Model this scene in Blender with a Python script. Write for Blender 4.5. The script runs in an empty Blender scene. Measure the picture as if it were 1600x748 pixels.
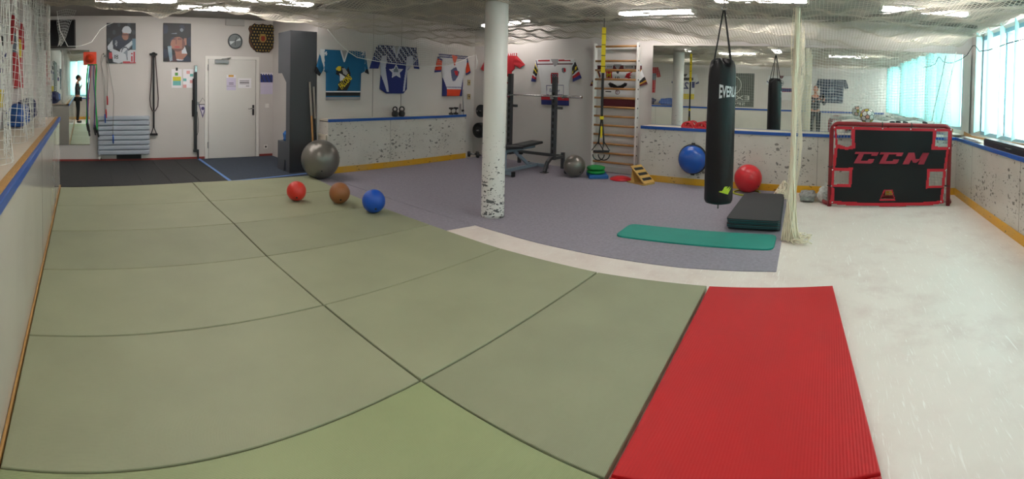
import bpy, bmesh, math, random
import numpy as np
from mathutils import Vector, Matrix

# ------------------------------------------------------------------ camera, world, exposure
scene = bpy.context.scene
COL = scene.collection
PI = math.pi

EYE = (0.0, 0.0, 1.494)
FOC, X0, Y0 = 742.518, 129.718, 156.36          # cylinder radius in pixels, pixel of the +Y direction, horizon row
TA, TB = 0.03337, -0.00655                      # tilt of the cylinder's axis
th0 = (800.0 - X0) / FOC
ca, sa, cb, sb = math.cos(TA), math.sin(TA), math.cos(TB), math.sin(TB)
R = Matrix(((1, 0, 0), (0, ca, -sa), (0, sa, ca))) @ Matrix(((cb, 0, sb), (0, 1, 0), (-sb, 0, cb)))
fwd = R.transposed() @ Vector((math.sin(th0), math.cos(th0), 0))
upv = R.transposed() @ Vector((0, 0, 1))
rgt = R.transposed() @ Vector((math.cos(th0), -math.sin(th0), 0))
camd = bpy.data.cameras.new('camera')
cam = bpy.data.objects.new('camera', camd)
COL.objects.link(cam)
cam.matrix_world = Matrix(((rgt.x, upv.x, -fwd.x, EYE[0]), (rgt.y, upv.y, -fwd.y, EYE[1]), (rgt.z, upv.z, -fwd.z, EYE[2]), (0, 0, 0, 1)))
camd.type = 'PANO'
camd.panorama_type = 'CENTRAL_CYLINDRICAL'
camd.central_cylindrical_range_u_min = -800.0 / FOC
camd.central_cylindrical_range_u_max = 800.0 / FOC
camd.central_cylindrical_range_v_min = (Y0 - 748.0) / FOC
camd.central_cylindrical_range_v_max = Y0 / FOC
camd.central_cylindrical_radius = 1.0
camd.clip_start = 0.01
camd.clip_end = 100
scene.camera = cam

world = bpy.data.worlds.new('daylight')
scene.world = world
world.use_nodes = True
wbg = world.node_tree.nodes['Background']
wbg.inputs[0].default_value = (1.0, 0.97, 0.95, 1)
wbg.inputs[1].default_value = 5.5

LAMP = 14.0                                      # emission of the fluorescent diffusers
scene.view_settings.view_transform = 'Standard'
scene.view_settings.look = 'None'
scene.view_settings.gamma = 1
scene.view_settings.use_curve_mapping = False
scene.view_settings.exposure = 0.8
try:
    scene.cycles.use_denoising = True
    scene.cycles.max_bounces = 10
    scene.cycles.diffuse_bounces = 5
    scene.cycles.glossy_bounces = 5
    scene.cycles.transparent_max_bounces = 16
    scene.cycles.sample_clamp_indirect = 8
except Exception:
    pass

rnd = random.Random(7)

# ------------------------------------------------------------------ materials
def lin(c):
    return c / 12.92 if c <= 0.04045 else ((c + 0.055) / 1.055) ** 2.4
def rgb(h):
    return tuple(lin(int(h[i:i + 2], 16) / 255) for i in (0, 2, 4)) + (1.0,)

_m = {}
def mat(name, color='888888', rough=0.6, metal=0.0, var=0.0, vscale=6.0, bump=0.0, bscale=60.0, coat=0.0, emit=0.0, spec=0.5, stretch=(1, 1, 1)):
    if name in _m:
        return _m[name]
    m = bpy.data.materials.new(name)
    m.use_nodes = True
    nt = m.node_tree
    b = nt.nodes['Principled BSDF']
    c = rgb(color)
    b.inputs['Base Color'].default_value = c
    b.inputs['Roughness'].default_value = rough
    b.inputs['Metallic'].default_value = metal
    b.inputs['Specular IOR Level'].default_value = spec
    b.inputs['Coat Weight'].default_value = coat
    if emit:
        b.inputs['Emission Color'].default_value = c
        b.inputs['Emission Strength'].default_value = emit
    tc = nt.nodes.new('ShaderNodeTexCoord')
    mp = nt.nodes.new('ShaderNodeMapping')
    mp.inputs['Scale'].default_value = stretch
    nt.links.new(tc.outputs['Object'], mp.inputs['Vector'])
    if var:
        n = nt.nodes.new('ShaderNodeTexNoise')
        n.inputs['Scale'].default_value = vscale
        n.inputs['Detail'].default_value = 5
        nt.links.new(mp.outputs[0], n.inputs['Vector'])
        r = nt.nodes.new('ShaderNodeValToRGB')
        r.color_ramp.elements[0].position = 0.3
        r.color_ramp.elements[1].position = 0.7
        r.color_ramp.elements[0].color = tuple(x * (1 - var) for x in c[:3]) + (1,)
        r.color_ramp.elements[1].color = tuple(min(1, x * (1 + var)) for x in c[:3]) + (1,)
        nt.links.new(n.outputs['Fac'], r.inputs[0])
        nt.links.new(r.outputs[0], b.inputs['Base Color'])
    if bump:
        n2 = nt.nodes.new('ShaderNodeTexNoise')
        n2.inputs['Scale'].default_value = bscale
        n2.inputs['Detail'].default_value = 4
        nt.links.new(mp.outputs[0], n2.inputs['Vector'])
        bp = nt.nodes.new('ShaderNodeBump')
        bp.inputs['Strength'].default_value = bump
        bp.inputs['Distance'].default_value = 0.01
        nt.links.new(n2.outputs['Fac'], bp.inputs['Height'])
        nt.links.new(bp.outputs[0], b.inputs['Normal'])
    _m[name] = m
    return m

def math_node(nt, op, a, b=None, clamp=False):
    n = nt.nodes.new('ShaderNodeMath')
    n.operation = op
    n.use_clamp = clamp
    for i, v in enumerate((a, b)):
        if v is None:
            continue
        if isinstance(v, (int, float)):
            n.inputs[i].default_value = v
        else:
            nt.links.new(v, n.inputs[i])
    return n.outputs[0]

def mix_col(nt, fac, a, b):
    n = nt.nodes.new('ShaderNodeMix')
    n.data_type = 'RGBA'
    for sock, v in ((n.inputs[0], fac), (n.inputs[6], a), (n.inputs[7], b)):
        if isinstance(v, tuple):
            sock.default_value = v
        elif isinstance(v, (int, float)):
            sock.default_value = v
        else:
            nt.links.new(v, sock)
    return n.outputs[2]

def puck_marks(name, base, mark='2a2c2e', rough=0.3, size=7.0, amount=0.34, fade_top=None, patchy=True, stretch=(1, 1, 1.6), soil='a89f92', soil_amt=0.25):
    """scuffed white plastic with dark puck marks; fade_top: height above which marks thin out"""
    m = mat(name, base, rough)
    nt = m.node_tree
    b = nt.nodes['Principled BSDF']
    tc = nt.nodes.new('ShaderNodeTexCoord')
    mp = nt.nodes.new('ShaderNodeMapping')
    mp.inputs['Scale'].default_value = stretch
    nt.links.new(tc.outputs['Object'], mp.inputs['Vector'])
    wob = nt.nodes.new('ShaderNodeTexNoise')
    wob.inputs['Scale'].default_value = 14
    nt.links.new(mp.outputs[0], wob.inputs['Vector'])
    vm = nt.nodes.new('ShaderNodeVectorMath')
    vm.operation = 'MULTIPLY_ADD'
    nt.links.new(wob.outputs['Color'], vm.inputs[0])
    vm.inputs[1].default_value = (0.11, 0.11, 0.11)
    nt.links.new(mp.outputs[0], vm.inputs[2])
    marks = None
    for k, (sc, am) in enumerate(((size, amount), (size * 2.1, amount * 0.85))):
        v = nt.nodes.new('ShaderNodeTexVoronoi')
        v.inputs['Scale'].default_value = sc
        nt.links.new(vm.outputs[0], v.inputs['Vector'])
        sp = nt.nodes.new('ShaderNodeSeparateColor')
        nt.links.new(v.outputs['Color'], sp.inputs[0])
        th = math_node(nt, 'MULTIPLY', math_node(nt, 'SUBTRACT', sp.outputs[0], 0.30), am)
        if patchy:
            pn = nt.nodes.new('ShaderNodeTexNoise')
            pn.inputs['Scale'].default_value = 1.3
            nt.links.new(tc.outputs['Object'], pn.inputs['Vector'])
            th = math_node(nt, 'MULTIPLY', th, math_node(nt, 'MULTIPLY', math_node(nt, 'SUBTRACT', pn.outputs['Fac'], 0.25), 2.6, True))
        if fade_top:
            sx = nt.nodes.new('ShaderNodeSeparateXYZ')
            nt.links.new(tc.outputs['Object'], sx.inputs[0])
            th = math_node(nt, 'MULTIPLY', th, math_node(nt, 'DIVIDE', math_node(nt, 'SUBTRACT', fade_top, sx.outputs[2]), fade_top, True))
        d = math_node(nt, 'MULTIPLY', math_node(nt, 'SUBTRACT', th, math_node(nt, 'MULTIPLY', v.outputs['Distance'], 0.5)), 60, True)
        marks = d if marks is None else math_node(nt, 'MAXIMUM', marks, d)
    sn = nt.nodes.new('ShaderNodeTexNoise')
    sn.inputs['Scale'].default_value = 2.4
    sn.inputs['Detail'].default_value = 6
    nt.links.new(tc.outputs['Object'], sn.inputs['Vector'])
    s = math_node(nt, 'MULTIPLY', math_node(nt, 'MULTIPLY', math_node(nt, 'SUBTRACT', sn.outputs['Fac'], 0.42), 4.0, True), soil_amt)
    c = mix_col(nt, s, rgb(base), rgb(soil))
    c = mix_col(nt, math_node(nt, 'MULTIPLY', marks, 0.72 if patchy else 0.88), c, rgb(mark))
    nt.links.new(c, b.inputs['Base Color'])
    return m

def wave_bump(m, scale, axis='X', strength=0.4, dist=0.004, profile='SIN'):
    nt = m.node_tree
    b = nt.nodes['Principled BSDF']
    tc = nt.nodes.new('ShaderNodeTexCoord')
    w = nt.nodes.new('ShaderNodeTexWave')
    w.bands_direction = axis
    w.wave_profile = profile
    w.inputs['Scale'].default_value = scale
    nt.links.new(tc.outputs['Object'], w.inputs['Vector'])
    bp = nt.nodes.new('ShaderNodeBump')
    bp.inputs['Strength'].default_value = strength
    bp.inputs['Distance'].default_value = dist
    nt.links.new(w.outputs['Fac'], bp.inputs['Height'])
    nt.links.new(bp.outputs[0], b.inputs['Normal'])

# ------------------------------------------------------------------ geometry helpers
class MB:
    def __init__(s):
        s.v, s.f, s.mi, s.sm, s.mats = [], [], [], [], []
        s.cur = 0
        s.smooth = False
    def use(s, m):
        if m not in s.mats:
            s.mats.append(m)
        s.cur = s.mats.index(m)
        return s
    def face(s, idx):
        s.f.append(tuple(idx)); s.mi.append(s.cur); s.sm.append(s.smooth)
    def add(s, vs, fs, smooth=None):
        o = len(s.v)
        s.v += [tuple(p) for p in vs]
        old = s.smooth
        if smooth is not None:
            s.smooth = smooth
        for f in fs:
            s.face([i + o for i in f])
        s.smooth = old
        return s
    def box(s, x0, x1, y0, y1, z0, z1, mtx=None, bev=0.0):
        if bev > 0:
            bev = min(bev, (x1 - x0) / 2.01, (y1 - y0) / 2.01, (z1 - z0) / 2.01)
            bm = bmesh.new()
            bmesh.ops.create_cube(bm, size=1)
            for v in bm.verts:
                v.co = Vector(((x0 + x1) / 2 + v.co.x * (x1 - x0), (y0 + y1) / 2 + v.co.y * (y1 - y0), (z0 + z1) / 2 + v.co.z * (z1 - z0)))
            bmesh.ops.bevel(bm, geom=list(bm.edges), offset=bev, segments=2, affect='EDGES', profile=0.5)
            bm.verts.index_update()
            vs = [v.co.copy() for v in bm.verts]
            fs = [[v.index for v in f.verts] for f in bm.faces]
            bm.free()
        else:
            vs = [Vector(p) for p in ((x0, y0, z0), (x1, y0, z0), (x1, y1, z0), (x0, y1, z0), (x0, y0, z1), (x1, y0, z1), (x1, y1, z1), (x0, y1, z1))]
            fs = [(0, 3, 2, 1), (4, 5, 6, 7), (0, 1, 5, 4), (1, 2, 6, 5), (2, 3, 7, 6), (3, 0, 4, 7)]
        if mtx is not None:
            vs = [mtx @ p for p in vs]
        return s.add(vs, fs, False)
    def obox(s, a, b, w, h, bev=0.0, roll=0.0):
        """bar from a to b, w wide, h high"""
        a, b = Vector(a), Vector(b)
        d = (b - a); L = d.length
        q = d.to_track_quat('Y', 'Z').to_matrix().to_4x4()
        mtx = Matrix.Translation(a) @ q @ Matrix.Rotation(roll, 4, 'Y')
        return s.box(-w / 2, w / 2, 0, L, -h / 2, h / 2, mtx, bev)
    def tube(s, pts, r, n=8, caps=True, closed=False):
        pts = [Vector(p) for p in pts]
        rs = r if isinstance(r, (list, tuple)) else [r] * len(pts)
        rings = []
        ref = None
        N = len(pts)
        for i, p in enumerate(pts):
            if closed:
                t = pts[(i + 1) % N] - pts[i - 1]
            else:
                t = pts[min(i + 1, N - 1)] - pts[max(i - 1, 0)]
            t = t.normalized() if t.length > 1e-9 else Vector((0, 0, 1))
            if ref is None:
                ref = Vector((0, 0, 1)) if abs(t.z) < 0.9 else Vector((1, 0, 0))
            u = (ref - t * ref.dot(t))
            u = u.normalized() if u.length > 1e-6 else t.orthogonal().normalized()
            ref = u
            w = t.cross(u)
            rings.append([p + (u * math.cos(2 * PI * k / n) + w * math.sin(2 * PI * k / n)) * rs[i] for k in range(n)])
        vs = [q for ring in rings for q in ring]
        fs = []
        for i in range(N if closed else N - 1):
            a, b = i * n, ((i + 1) % N) * n
            for k in range(n):
                k2 = (k + 1) % n
                fs.append((a + k, a + k2, b + k2, b + k))
        s.add(vs, fs, True)
        if caps and not closed:
            o = len(s.v) - len(vs)
            old = s.smooth; s.smooth = False
            s.face([o + k for k in range(n)][::-1])
            s.face([o + (N - 1) * n + k for k in range(n)])
            s.smooth = old
        return s
    def cyl(s, a, b, r0, r1=None, n=24):
        return s.tube([a, b], [r0, r0 if r1 is None else r1], n)
    def lathe(s, prof, n=32, mtx=None, smooth=True):
        """prof: list of (r, z); about local z"""
        vs, fs = [], []
        for r, z in prof:
            for k in range(n):
                a = 2 * PI * k / n
                vs.append(Vector((r * math.cos(a), r * math.sin(a), z)))
        for i in range(len(prof) - 1):
            for k in range(n):
                k2 = (k + 1) % n
                fs.append((i * n + k, i * n + k2, (i + 1) * n + k2, (i + 1) * n + k))
        if mtx is not None:
            vs = [mtx @ p for p in vs]
        s.add(vs, fs, smooth)
        o = len(s.v) - len(vs)
        if prof[0][0] > 1e-5:
            s.face([o + k for k in range(n)][::-1])
        if prof[-1][0] > 1e-5:
            s.face([o + (len(prof) - 1) * n + k for k in range(n)])
        return s
    def sphere(s, c, r, n=32, sc=(1, 1, 1)):
        m = n // 2
        mtx = Matrix.Translation(c) @ Matrix.Diagonal((sc[0], sc[1], sc[2], 1))
        return s.lathe([(max(1e-6, r * math.sin(PI * i / m)), -r * math.cos(PI * i / m)) for i in range(m + 1)], n, mtx)
    def torus(s, c, R0, r, axis='Z', n=40, k=8, a0=0, a1=2 * PI, sc=(1, 1)):
        full = abs(a1 - a0 - 2 * PI) < 1e-6
        pts = []
        cnt = n if full else n + 1
        for i in range(cnt):
            a = a0 + (a1 - a0) * i / n
            x, y = R0 * math.cos(a) * sc[0], R0 * math.sin(a) * sc[1]
            p = {'Z': (x, y, 0), 'Y': (x, 0, y), 'X': (0, x, y)}[axis]
            pts.append((c[0] + p[0], c[1] + p[1], c[2] + p[2]))
        return s.tube(pts, r, k, True, full)
    def prism(s, poly, h0, h1, mtx=None):
        """polygon in local xy, extruded from z=h0 to z=h1"""
        n = len(poly)
        vs = [Vector((p[0], p[1], h0)) for p in poly] + [Vector((p[0], p[1], h1)) for p in poly]
        if mtx is not None:
            vs = [mtx @ p for p in vs]
        fs = [tuple(range(n))[::-1], tuple(range(n, 2 * n))] + [(i, (i + 1) % n, n + (i + 1) % n, n + i) for i in range(n)]
        return s.add(vs, fs, False)
    def build(s, name, m=None, parent=None):
        me = bpy.data.meshes.new(name)
        me.from_pydata([tuple(p) for p in s.v], [], s.f)
        if m is not None:
            ms = m if isinstance(m, (list, tuple)) else [m]
            for q in ms:
                me.materials.append(q)
        else:
            for q in s.mats:
                me.materials.append(q)
            me.polygons.foreach_set('material_index', s.mi)
        me.polygons.foreach_set('use_smooth', s.sm)
        me.update()
        o = bpy.data.objects.new(name, me)
        COL.objects.link(o)
        if parent is not None:
            o.parent = parent
        return o

# frontal frame: local x to the right, local z up, local -y towards the room; plate(poly, y0, y1) extrudes a polygon given in (x, z)
FRONT = Matrix(((1, 0, 0, 0), (0, 0, -1, 0), (0, 1, 0, 0), (0, 0, 0, 1)))
def plate(mb, poly, out0, out1):
    return mb.prism(poly, out0, out1, FRONT)
def rect(x0, x1, z0, z1):
    return [(x0, z0), (x1, z0), (x1, z1), (x0, z1)]
def disc(cx, cz, r, n=24, a0=0, a1=2 * PI):
    return [(cx + r * math.cos(a0 + (a1 - a0) * i / n), cz + r * math.sin(a0 + (a1 - a0) * i / n)) for i in range(n)]

def thing(name, label, cat, loc=(0, 0, 0), rotz=0.0, group=None):
    o = bpy.data.objects.new(name, None)
    COL.objects.link(o)
    o.empty_display_size = 0.1
    o.location = loc
    o.rotation_euler = (0, 0, rotz)
    o['label'] = label
    o['category'] = cat
    if group:
        o['group'] = group
    return o
def tag(o, label, cat, group=None, kind=None):
    o['label'] = label
    o['category'] = cat
    if group:
        o['group'] = group
    if kind:
        o['kind'] = kind
    return o
def struct(o, label=None):
    o['kind'] = 'structure'
    if label:
        o['label'] = label
    return o
def copy_thing(t, label=None, loc=None, rotz=None):
    r = t.copy(); COL.objects.link(r)
    if label: r['label'] = label
    if loc is not None: r.location = loc
    if rotz is not None: r.rotation_euler = (0, 0, rotz)
    for c in list(t.children):
        d = c.copy(); COL.objects.link(d); d.parent = r
        for g in list(c.children):
            e = g.copy(); COL.objects.link(e); e.parent = d
    return r

FACE_IN_Y, FACE_IN_X, FACE_OUT_X = 0.0, -PI / 2, PI / 2    # wall seen looking +Y / +X / -X

def text(s, parent, name, m, x, z, out, width=None, height=None, shear=0.0, ext=0.002, center=True, rot=0.0, weight=0.0, mirror_fix=False):
    """raised lettering in the frontal frame of its parent, fitted into width x height"""
    cu = bpy.data.curves.new('lettering', 'FONT')
    cu.body = s
    cu.size = 1.0
    cu.extrude = 0.0
    cu.offset = weight
    cu.resolution_u = 3
    cu.shear = shear
    to = bpy.data.objects.new('lettering', cu)
    COL.objects.link(to)
    bpy.context.view_layer.update()
    dg = bpy.context.evaluated_depsgraph_get()
    me0 = bpy.data.meshes.new_from_object(to.evaluated_get(dg))
    vs = [v.co.copy() for v in me0.vertices]
    fs = [list(p.vertices) for p in me0.polygons]
    bpy.data.objects.remove(to)
    bpy.data.meshes.remove(me0)
    xs = [v.x for v in vs]; ys = [v.y for v in vs]
    w, h = max(xs) - min(xs), max(ys) - min(ys)
    sx = (width / w) if width else None
    sy = (height / h) if height else None
    if sx is None: sx = sy
    if sy is None: sy = sx
    cx, cy = ((max(xs) + min(xs)) / 2 if center else min(xs)), (max(ys) + min(ys)) / 2
    mb = MB()
    pts = []
    cr, sr = math.cos(rot), math.sin(rot)
    for v in vs:
        a, b2 = (v.x - cx) * sx, (v.y - cy) * sy
        pts.append((x + a * cr - b2 * sr, -out, z + a * sr + b2 * cr))
    mb.add(pts, fs, False)
    return mb.build(name, m, parent)

def in_poly(p, poly):
    x, y = p
    c = False
    j = len(poly) - 1
    for i in range(len(poly)):
        xi, yi = poly[i]; xj, yj = poly[j]
        if (yi > y) != (yj > y) and x < (xj - xi) * (y - yi) / (yj - yi + 1e-12) + xi:
            c = not c
        j = i
    return c

def cloth(name, parent, rows, colour, depth=0.025, nx=60, nz=60, seed=1, wrinkle=0.006, base=0.006):
    """a hung piece of cloth: rows = [(z, xleft, xright)] from top to bottom; colour(x, z) -> material"""
    r = random.Random(seed)
    ph = [r.uniform(0, 6.28) for _ in range(6)]
    mb = MB()
    zs = [q[0] for q in rows]
    front = []
    for j in range(nz + 1):
        z = zs[0] + (zs[-1] - zs[0]) * j / nz
        for k in range(len(rows) - 1):
            if rows[k][0] >= z >= rows[k + 1][0] - 1e-9:
                t = (rows[k][0] - z) / max(1e-9, rows[k][0] - rows[k + 1][0])
                xl = rows[k][1] + (rows[k + 1][1] - rows[k][1]) * t
                xr = rows[k][2] + (rows[k + 1][2] - rows[k][2]) * t
                break
        for i in range(nx + 1):
            s = i / nx
            x = xl + (xr - xl) * s
            e = min(s, 1 - s) * 2
            bulge = depth * min(1.0, e * 6) ** 0.5 + base
            w = wrinkle * (math.sin(x * 21 + z * 5 + ph[0]) * 0.5 + math.sin(x * 9 - z * 13 + ph[1]) * 0.6 + math.sin(z * 17 + ph[2] + x * 4) * 0.3)
            front.append((x, -(bulge + w * min(1, e * 4)), z))
    W = nx + 1
    nf = len(front)
    back = [(p[0], 0.0, p[2]) for p in front]
    mb.v = front + back
    mb.smooth = True
    for j in range(nz):
        for i in range(nx):
            a, b, c, d = j * W + i, j * W + i + 1, (j + 1) * W + i + 1, (j + 1) * W + i
            cx = (front[a][0] + front[c][0]) / 2; cz = (front[a][2] + front[c][2]) / 2
            mb.use(colour(cx, cz))
            mb.face((a, d, c, b))
    mb.smooth = False
    for j in range(nz):
        for i, fl in ((0, 0), (nx, 1)):
            a, d = j * W + i, (j + 1) * W + i
            mb.use(colour(front[a][0], front[a][2]))
            mb.face((a, a + nf, d + nf, d) if not fl else (a, d, d + nf, a + nf))
    for i in range(nx):
        for j, fl in ((0, 0), (nz, 1)):
            a, b = j * W + i, j * W + i + 1
            mb.use(colour(front[a][0], front[a][2]))
            mb.face((a, b, b + nf, a + nf) if not fl else (a, a + nf, b + nf, b))
    return mb.build(name, None, parent)

def sleeve(parent, quad, colour, seed, depth=0.022, nx=14, nz=22, base=0.004):
    """quad: shoulder-inner, shoulder-outer(cuff), cuff-low, armpit in (x, z); colour(t_along, x, z)"""
    a, b, c, d = [Vector((q[0], 0, q[1])) for q in quad]
    r = random.Random(seed); p0 = r.uniform(0, 6)
    mb = MB(); W = nx + 1
    fr = []
    for j in range(nz + 1):
        t = j / nz                                  # shoulder -> cuff
        for i in range(nx + 1):
            s = i / nx                              # top edge -> bottom edge
            p = a.lerp(b, t).lerp(d.lerp(c, t), s)
            e = min(s, 1 - s) * 2
            y = -(depth * min(1, e * 4) ** 0.5 + base + 0.005 * math.sin(s * 9 + t * 7 + p0) * min(1, e * 3))
            fr.append((p.x, y, p.z))
    nf = len(fr)
    mb.v = fr + [(q[0], 0, q[2]) for q in fr]
    mb.smooth = True
    for j in range(nz):
        for i in range(nx):
            q = (j * W + i, (j + 1) * W + i, (j + 1) * W + i + 1, j * W + i + 1)
            mb.use(colour((j + 0.5) / nz, fr[q[0]][0], fr[q[0]][2])); mb.face(q)
    mb.smooth = False
    ring = [j * W for j in range(nz + 1)] + [nz * W + i for i in range(1, nx + 1)] + [j * W + nx for j in range(nz - 1, -1, -1)] + [i for i in range(nx - 1, 0, -1)]
    mb.use(colour(0.98, fr[-1][0], fr[-1][2]))
    for k in range(len(ring)):
        p, q = ring[k], ring[(k + 1) % len(ring)]
        mb.face((p, q, q + nf, p + nf))
    o = mb.build('sleeve', None, parent)
    return o

def painted(name, parent, x0, x1, z0, z1, colour, nx, nz, out=0.02):
    """a flat printed panel (poster, sheet) built as a box whose front is divided into coloured cells"""
    mb = MB()
    W = nx + 1
    for j in range(nz + 1):
        for i in range(nx + 1):
            mb.v.append((x0 + (x1 - x0) * i / nx, -out, z0 + (z1 - z0) * j / nz))
    for j in range(nz):
        for i in range(nx):
            a = j * W + i
            mb.use(colour((i + 0.5) / nx, (j + 0.5) / nz)); mb.face((a, a + 1, a + W + 1, a + W))
    mb.use(colour(0.01, 0.99))
    o = len(mb.v)
    mb.v += [(x0, 0, z0), (x1, 0, z0), (x1, 0, z1), (x0, 0, z1), (x0, -out, z0), (x1, -out, z0), (x1, -out, z1), (x0, -out, z1)]
    for f in ((0, 1, 2, 3), (0, 4, 5, 1), (1, 5, 6, 2), (2, 6, 7, 3), (3, 7, 4, 0)):
        mb.face([q + o for q in f])
    return mb.build(name, None, parent)

def net(name, P, r, m, parent=None, skip=None):
    """knotted net from a (nu, nv, 3) array of node positions: every thread a three-sided prism, one mesh"""
    P = np.asarray(P, float)
    nu, nv = P.shape[:2]
    verts, faces = [], []
    off = 0
    def strands(A):
        nonlocal off
        n, k = A.shape[:2]
        t = np.gradient(A, axis=1)
        t /= np.linalg.norm(t, axis=2, keepdims=True) + 1e-9
        ref = np.zeros_like(t); ref[..., 2] = 1.0
        bad = np.abs(t[..., 2]) > 0.8
        ref[bad] = (1.0, 0.3, 0.0)
        u = ref - t * (ref * t).sum(2, keepdims=True)
        u /= np.linalg.norm(u, axis=2, keepdims=True) + 1e-9
        w = np.cross(t, u)
        ring = np.stack([A + r * (math.cos(q) * u + math.sin(q) * w) for q in (PI / 2, PI / 2 + 2 * PI / 3, PI / 2 + 4 * PI / 3)], 2)
        verts.append(ring.reshape(-1, 3))
        idx = (np.arange(n * k * 3).reshape(n, k, 3)) + off
        a = idx[:, :-1]; b = idx[:, 1:]
        for e in range(3):
            e2 = (e + 1) % 3
            faces.append(np.stack([a[..., e], a[..., e2], b[..., e2], b[..., e]], -1).reshape(-1, 4))
        off += n * k * 3
    strands(P)
    strands(P.transpose(1, 0, 2))
    V = np.concatenate(verts); Fq = np.concatenate(faces)
    me = bpy.data.meshes.new(name)
    me.vertices.add(len(V)); me.vertices.foreach_set('co', V.ravel())
    me.loops.add(Fq.size); me.loops.foreach_set('vertex_index', Fq.ravel().astype(np.int32))
    me.polygons.add(len(Fq)); me.polygons.foreach_set('loop_start', np.arange(0, Fq.size, 4, dtype=np.int32))
    me.update(calc_edges=True); me.validate()
    me.materials.append(m)
    o = bpy.data.objects.new(name, me)
    COL.objects.link(o)
    if parent is not None:
        o.parent = parent
    return o

# ------------------------------------------------------------------ room shell
CEIL = 2.80
M_wall = mat('white_painted_plaster', 'cdc8c4', 0.75, var=0.03, vscale=1.2, bump=0.15, bscale=90)
M_ceil = mat('grey_white_ceiling', '8d8b86', 0.85, var=0.08, vscale=1.5)
M_floor = mat('synthetic_ice', 'e6dcd3', 0.42)
M_frame = mat('painted_steel_bluegrey', '8fa5b5', 0.4)
M_white = mat('white_gloss_paint', 'e6e3de', 0.35)
M_black = mat('black_rubber', '1a1b1d', 0.6)
M_black_metal = mat('black_powder_coat', '2a2b2d', 0.4)
M_chrome = mat('chrome', 'c8c8c8', 0.18, 1.0)
M_steel = mat('brushed_steel', '9a9b9c', 0.35, 0.9)

def floor_scratches(m):
    """white plastic sheet with pinkish scuff blotches and short pale skate cuts in all directions"""
    nt = m.node_tree
    b = nt.nodes['Principled BSDF']
    tc = nt.nodes.new('ShaderNodeTexCoord')
    h = None
    for k in range(6):
        mp = nt.nodes.new('ShaderNodeMapping')
        mp.inputs['Rotation'].default_value = (0, 0, 0.3 + k * 0.55)
        mp.inputs['Location'].default_value = (k * 3.1, k * 1.7, k)
        mp.inputs['Scale'].default_value = (1.5, 13 + 2 * (k % 3), 1)
        nt.links.new(tc.outputs['Object'], mp.inputs[0])
        n = nt.nodes.new('ShaderNodeTexNoise')
        n.inputs['Scale'].default_value = 2.8
        n.inputs['Detail'].default_value = 3
        n.inputs['Distortion'].default_value = 1.6
        nt.links.new(mp.outputs[0], n.inputs['Vector'])
        v = math_node(nt, 'MULTIPLY', math_node(nt, 'SUBTRACT', n.outputs['Fac'], 0.665), 12, True)
        h = v if h is None else math_node(nt, 'MAXIMUM', h, v)
    bl = nt.nodes.new('ShaderNodeTexNoise'); bl.inputs['Scale'].default_value = 3.2; bl.inputs['Detail'].default_value = 7; bl.inputs['Roughness'].default_value = 0.65
    nt.links.new(tc.outputs['Object'], bl.inputs['Vector'])
    bl2 = nt.nodes.new('ShaderNodeTexNoise'); bl2.inputs['Scale'].default_value = 0.9; bl2.inputs['Detail'].default_value = 3
    nt.links.new(tc.outputs['Object'], bl2.inputs['Vector'])
    f = math_node(nt, 'MULTIPLY', math_node(nt, 'MULTIPLY', math_node(nt, 'SUBTRACT', bl.outputs['Fac'], 0.46), 4.5, True), math_node(nt, 'MULTIPLY', math_node(nt, 'SUBTRACT', bl2.outputs['Fac'], 0.35), 3.0, True))
    c = mix_col(nt, math_node(nt, 'MULTIPLY', f, 0.6), rgb('e6dcd3'), rgb('c9b2ab'))
    nt.links.new(mix_col(nt, math_node(nt, 'MULTIPLY', h, 0.7), c, rgb('faf7f2')), b.inputs['Base Color'])
    nt.links.new(math_node(nt, 'ADD', math_node(nt, 'MULTIPLY', h, 0.3), 0.38), b.inputs['Roughness'])
floor_scratches(M_floor)

struct(MB().box(-1.0, 7.85, -2.5, 9.3, -0.1, 0.0).build('floor', M_floor), 'worn white synthetic ice floor with skate scratches')
struct(MB().box(-1.0, 7.85, -2.5, 9.3, CEIL, CEIL + 0.1).build('ceiling', M_ceil))
struct(MB().box(-1.0, -0.88, -2.5, 9.3, 0, CEIL).build('wall_left', M_wall))
struct(MB().box(-0.88, 4.4, 9.137, 9.3, 0, CEIL).build('wall_far', M_wall))
mb = MB().box(3.85, 7.85, 7.17, 9.137, 0, CEIL)
mb.use(mat('panel_joint', '8d8a86', 0.8))
for x in (5.0, 5.66):
    mb.box(x, x + 0.008, 7.164, 7.171, 0.9, CEIL)
mb.mi[:6] = [0] * 6
mb.mats = [M_wall] + mb.mats
mb.mi = [0 if k < 6 else 1 for k in range(len(mb.f))]
struct(mb.build('wall_middle'))
struct(MB().box(7.72, 7.85, -2.5, 7.17, 0, CEIL).build('wall_back', M_wall))
WIN = [(-0.72, 0.62), (1.95, 4.62), (5.15, 7.12)]
WZ0, WZ1 = 0.98, 2.52
mb = MB()
mb.box(-0.88, 7.72, -2.5, -2.35, 0, WZ0)
mb.box(-0.88, 7.72, -2.5, -2.35, WZ1, CEIL)
xs = [-0.88] + [q for w in WIN for q in w] + [7.72]
for k in range(0, len(xs), 2):
    mb.box(xs[k], xs[k + 1], -2.5, -2.35, WZ0, WZ1)
struct(mb.build('wall_right', M_wall))

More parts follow.
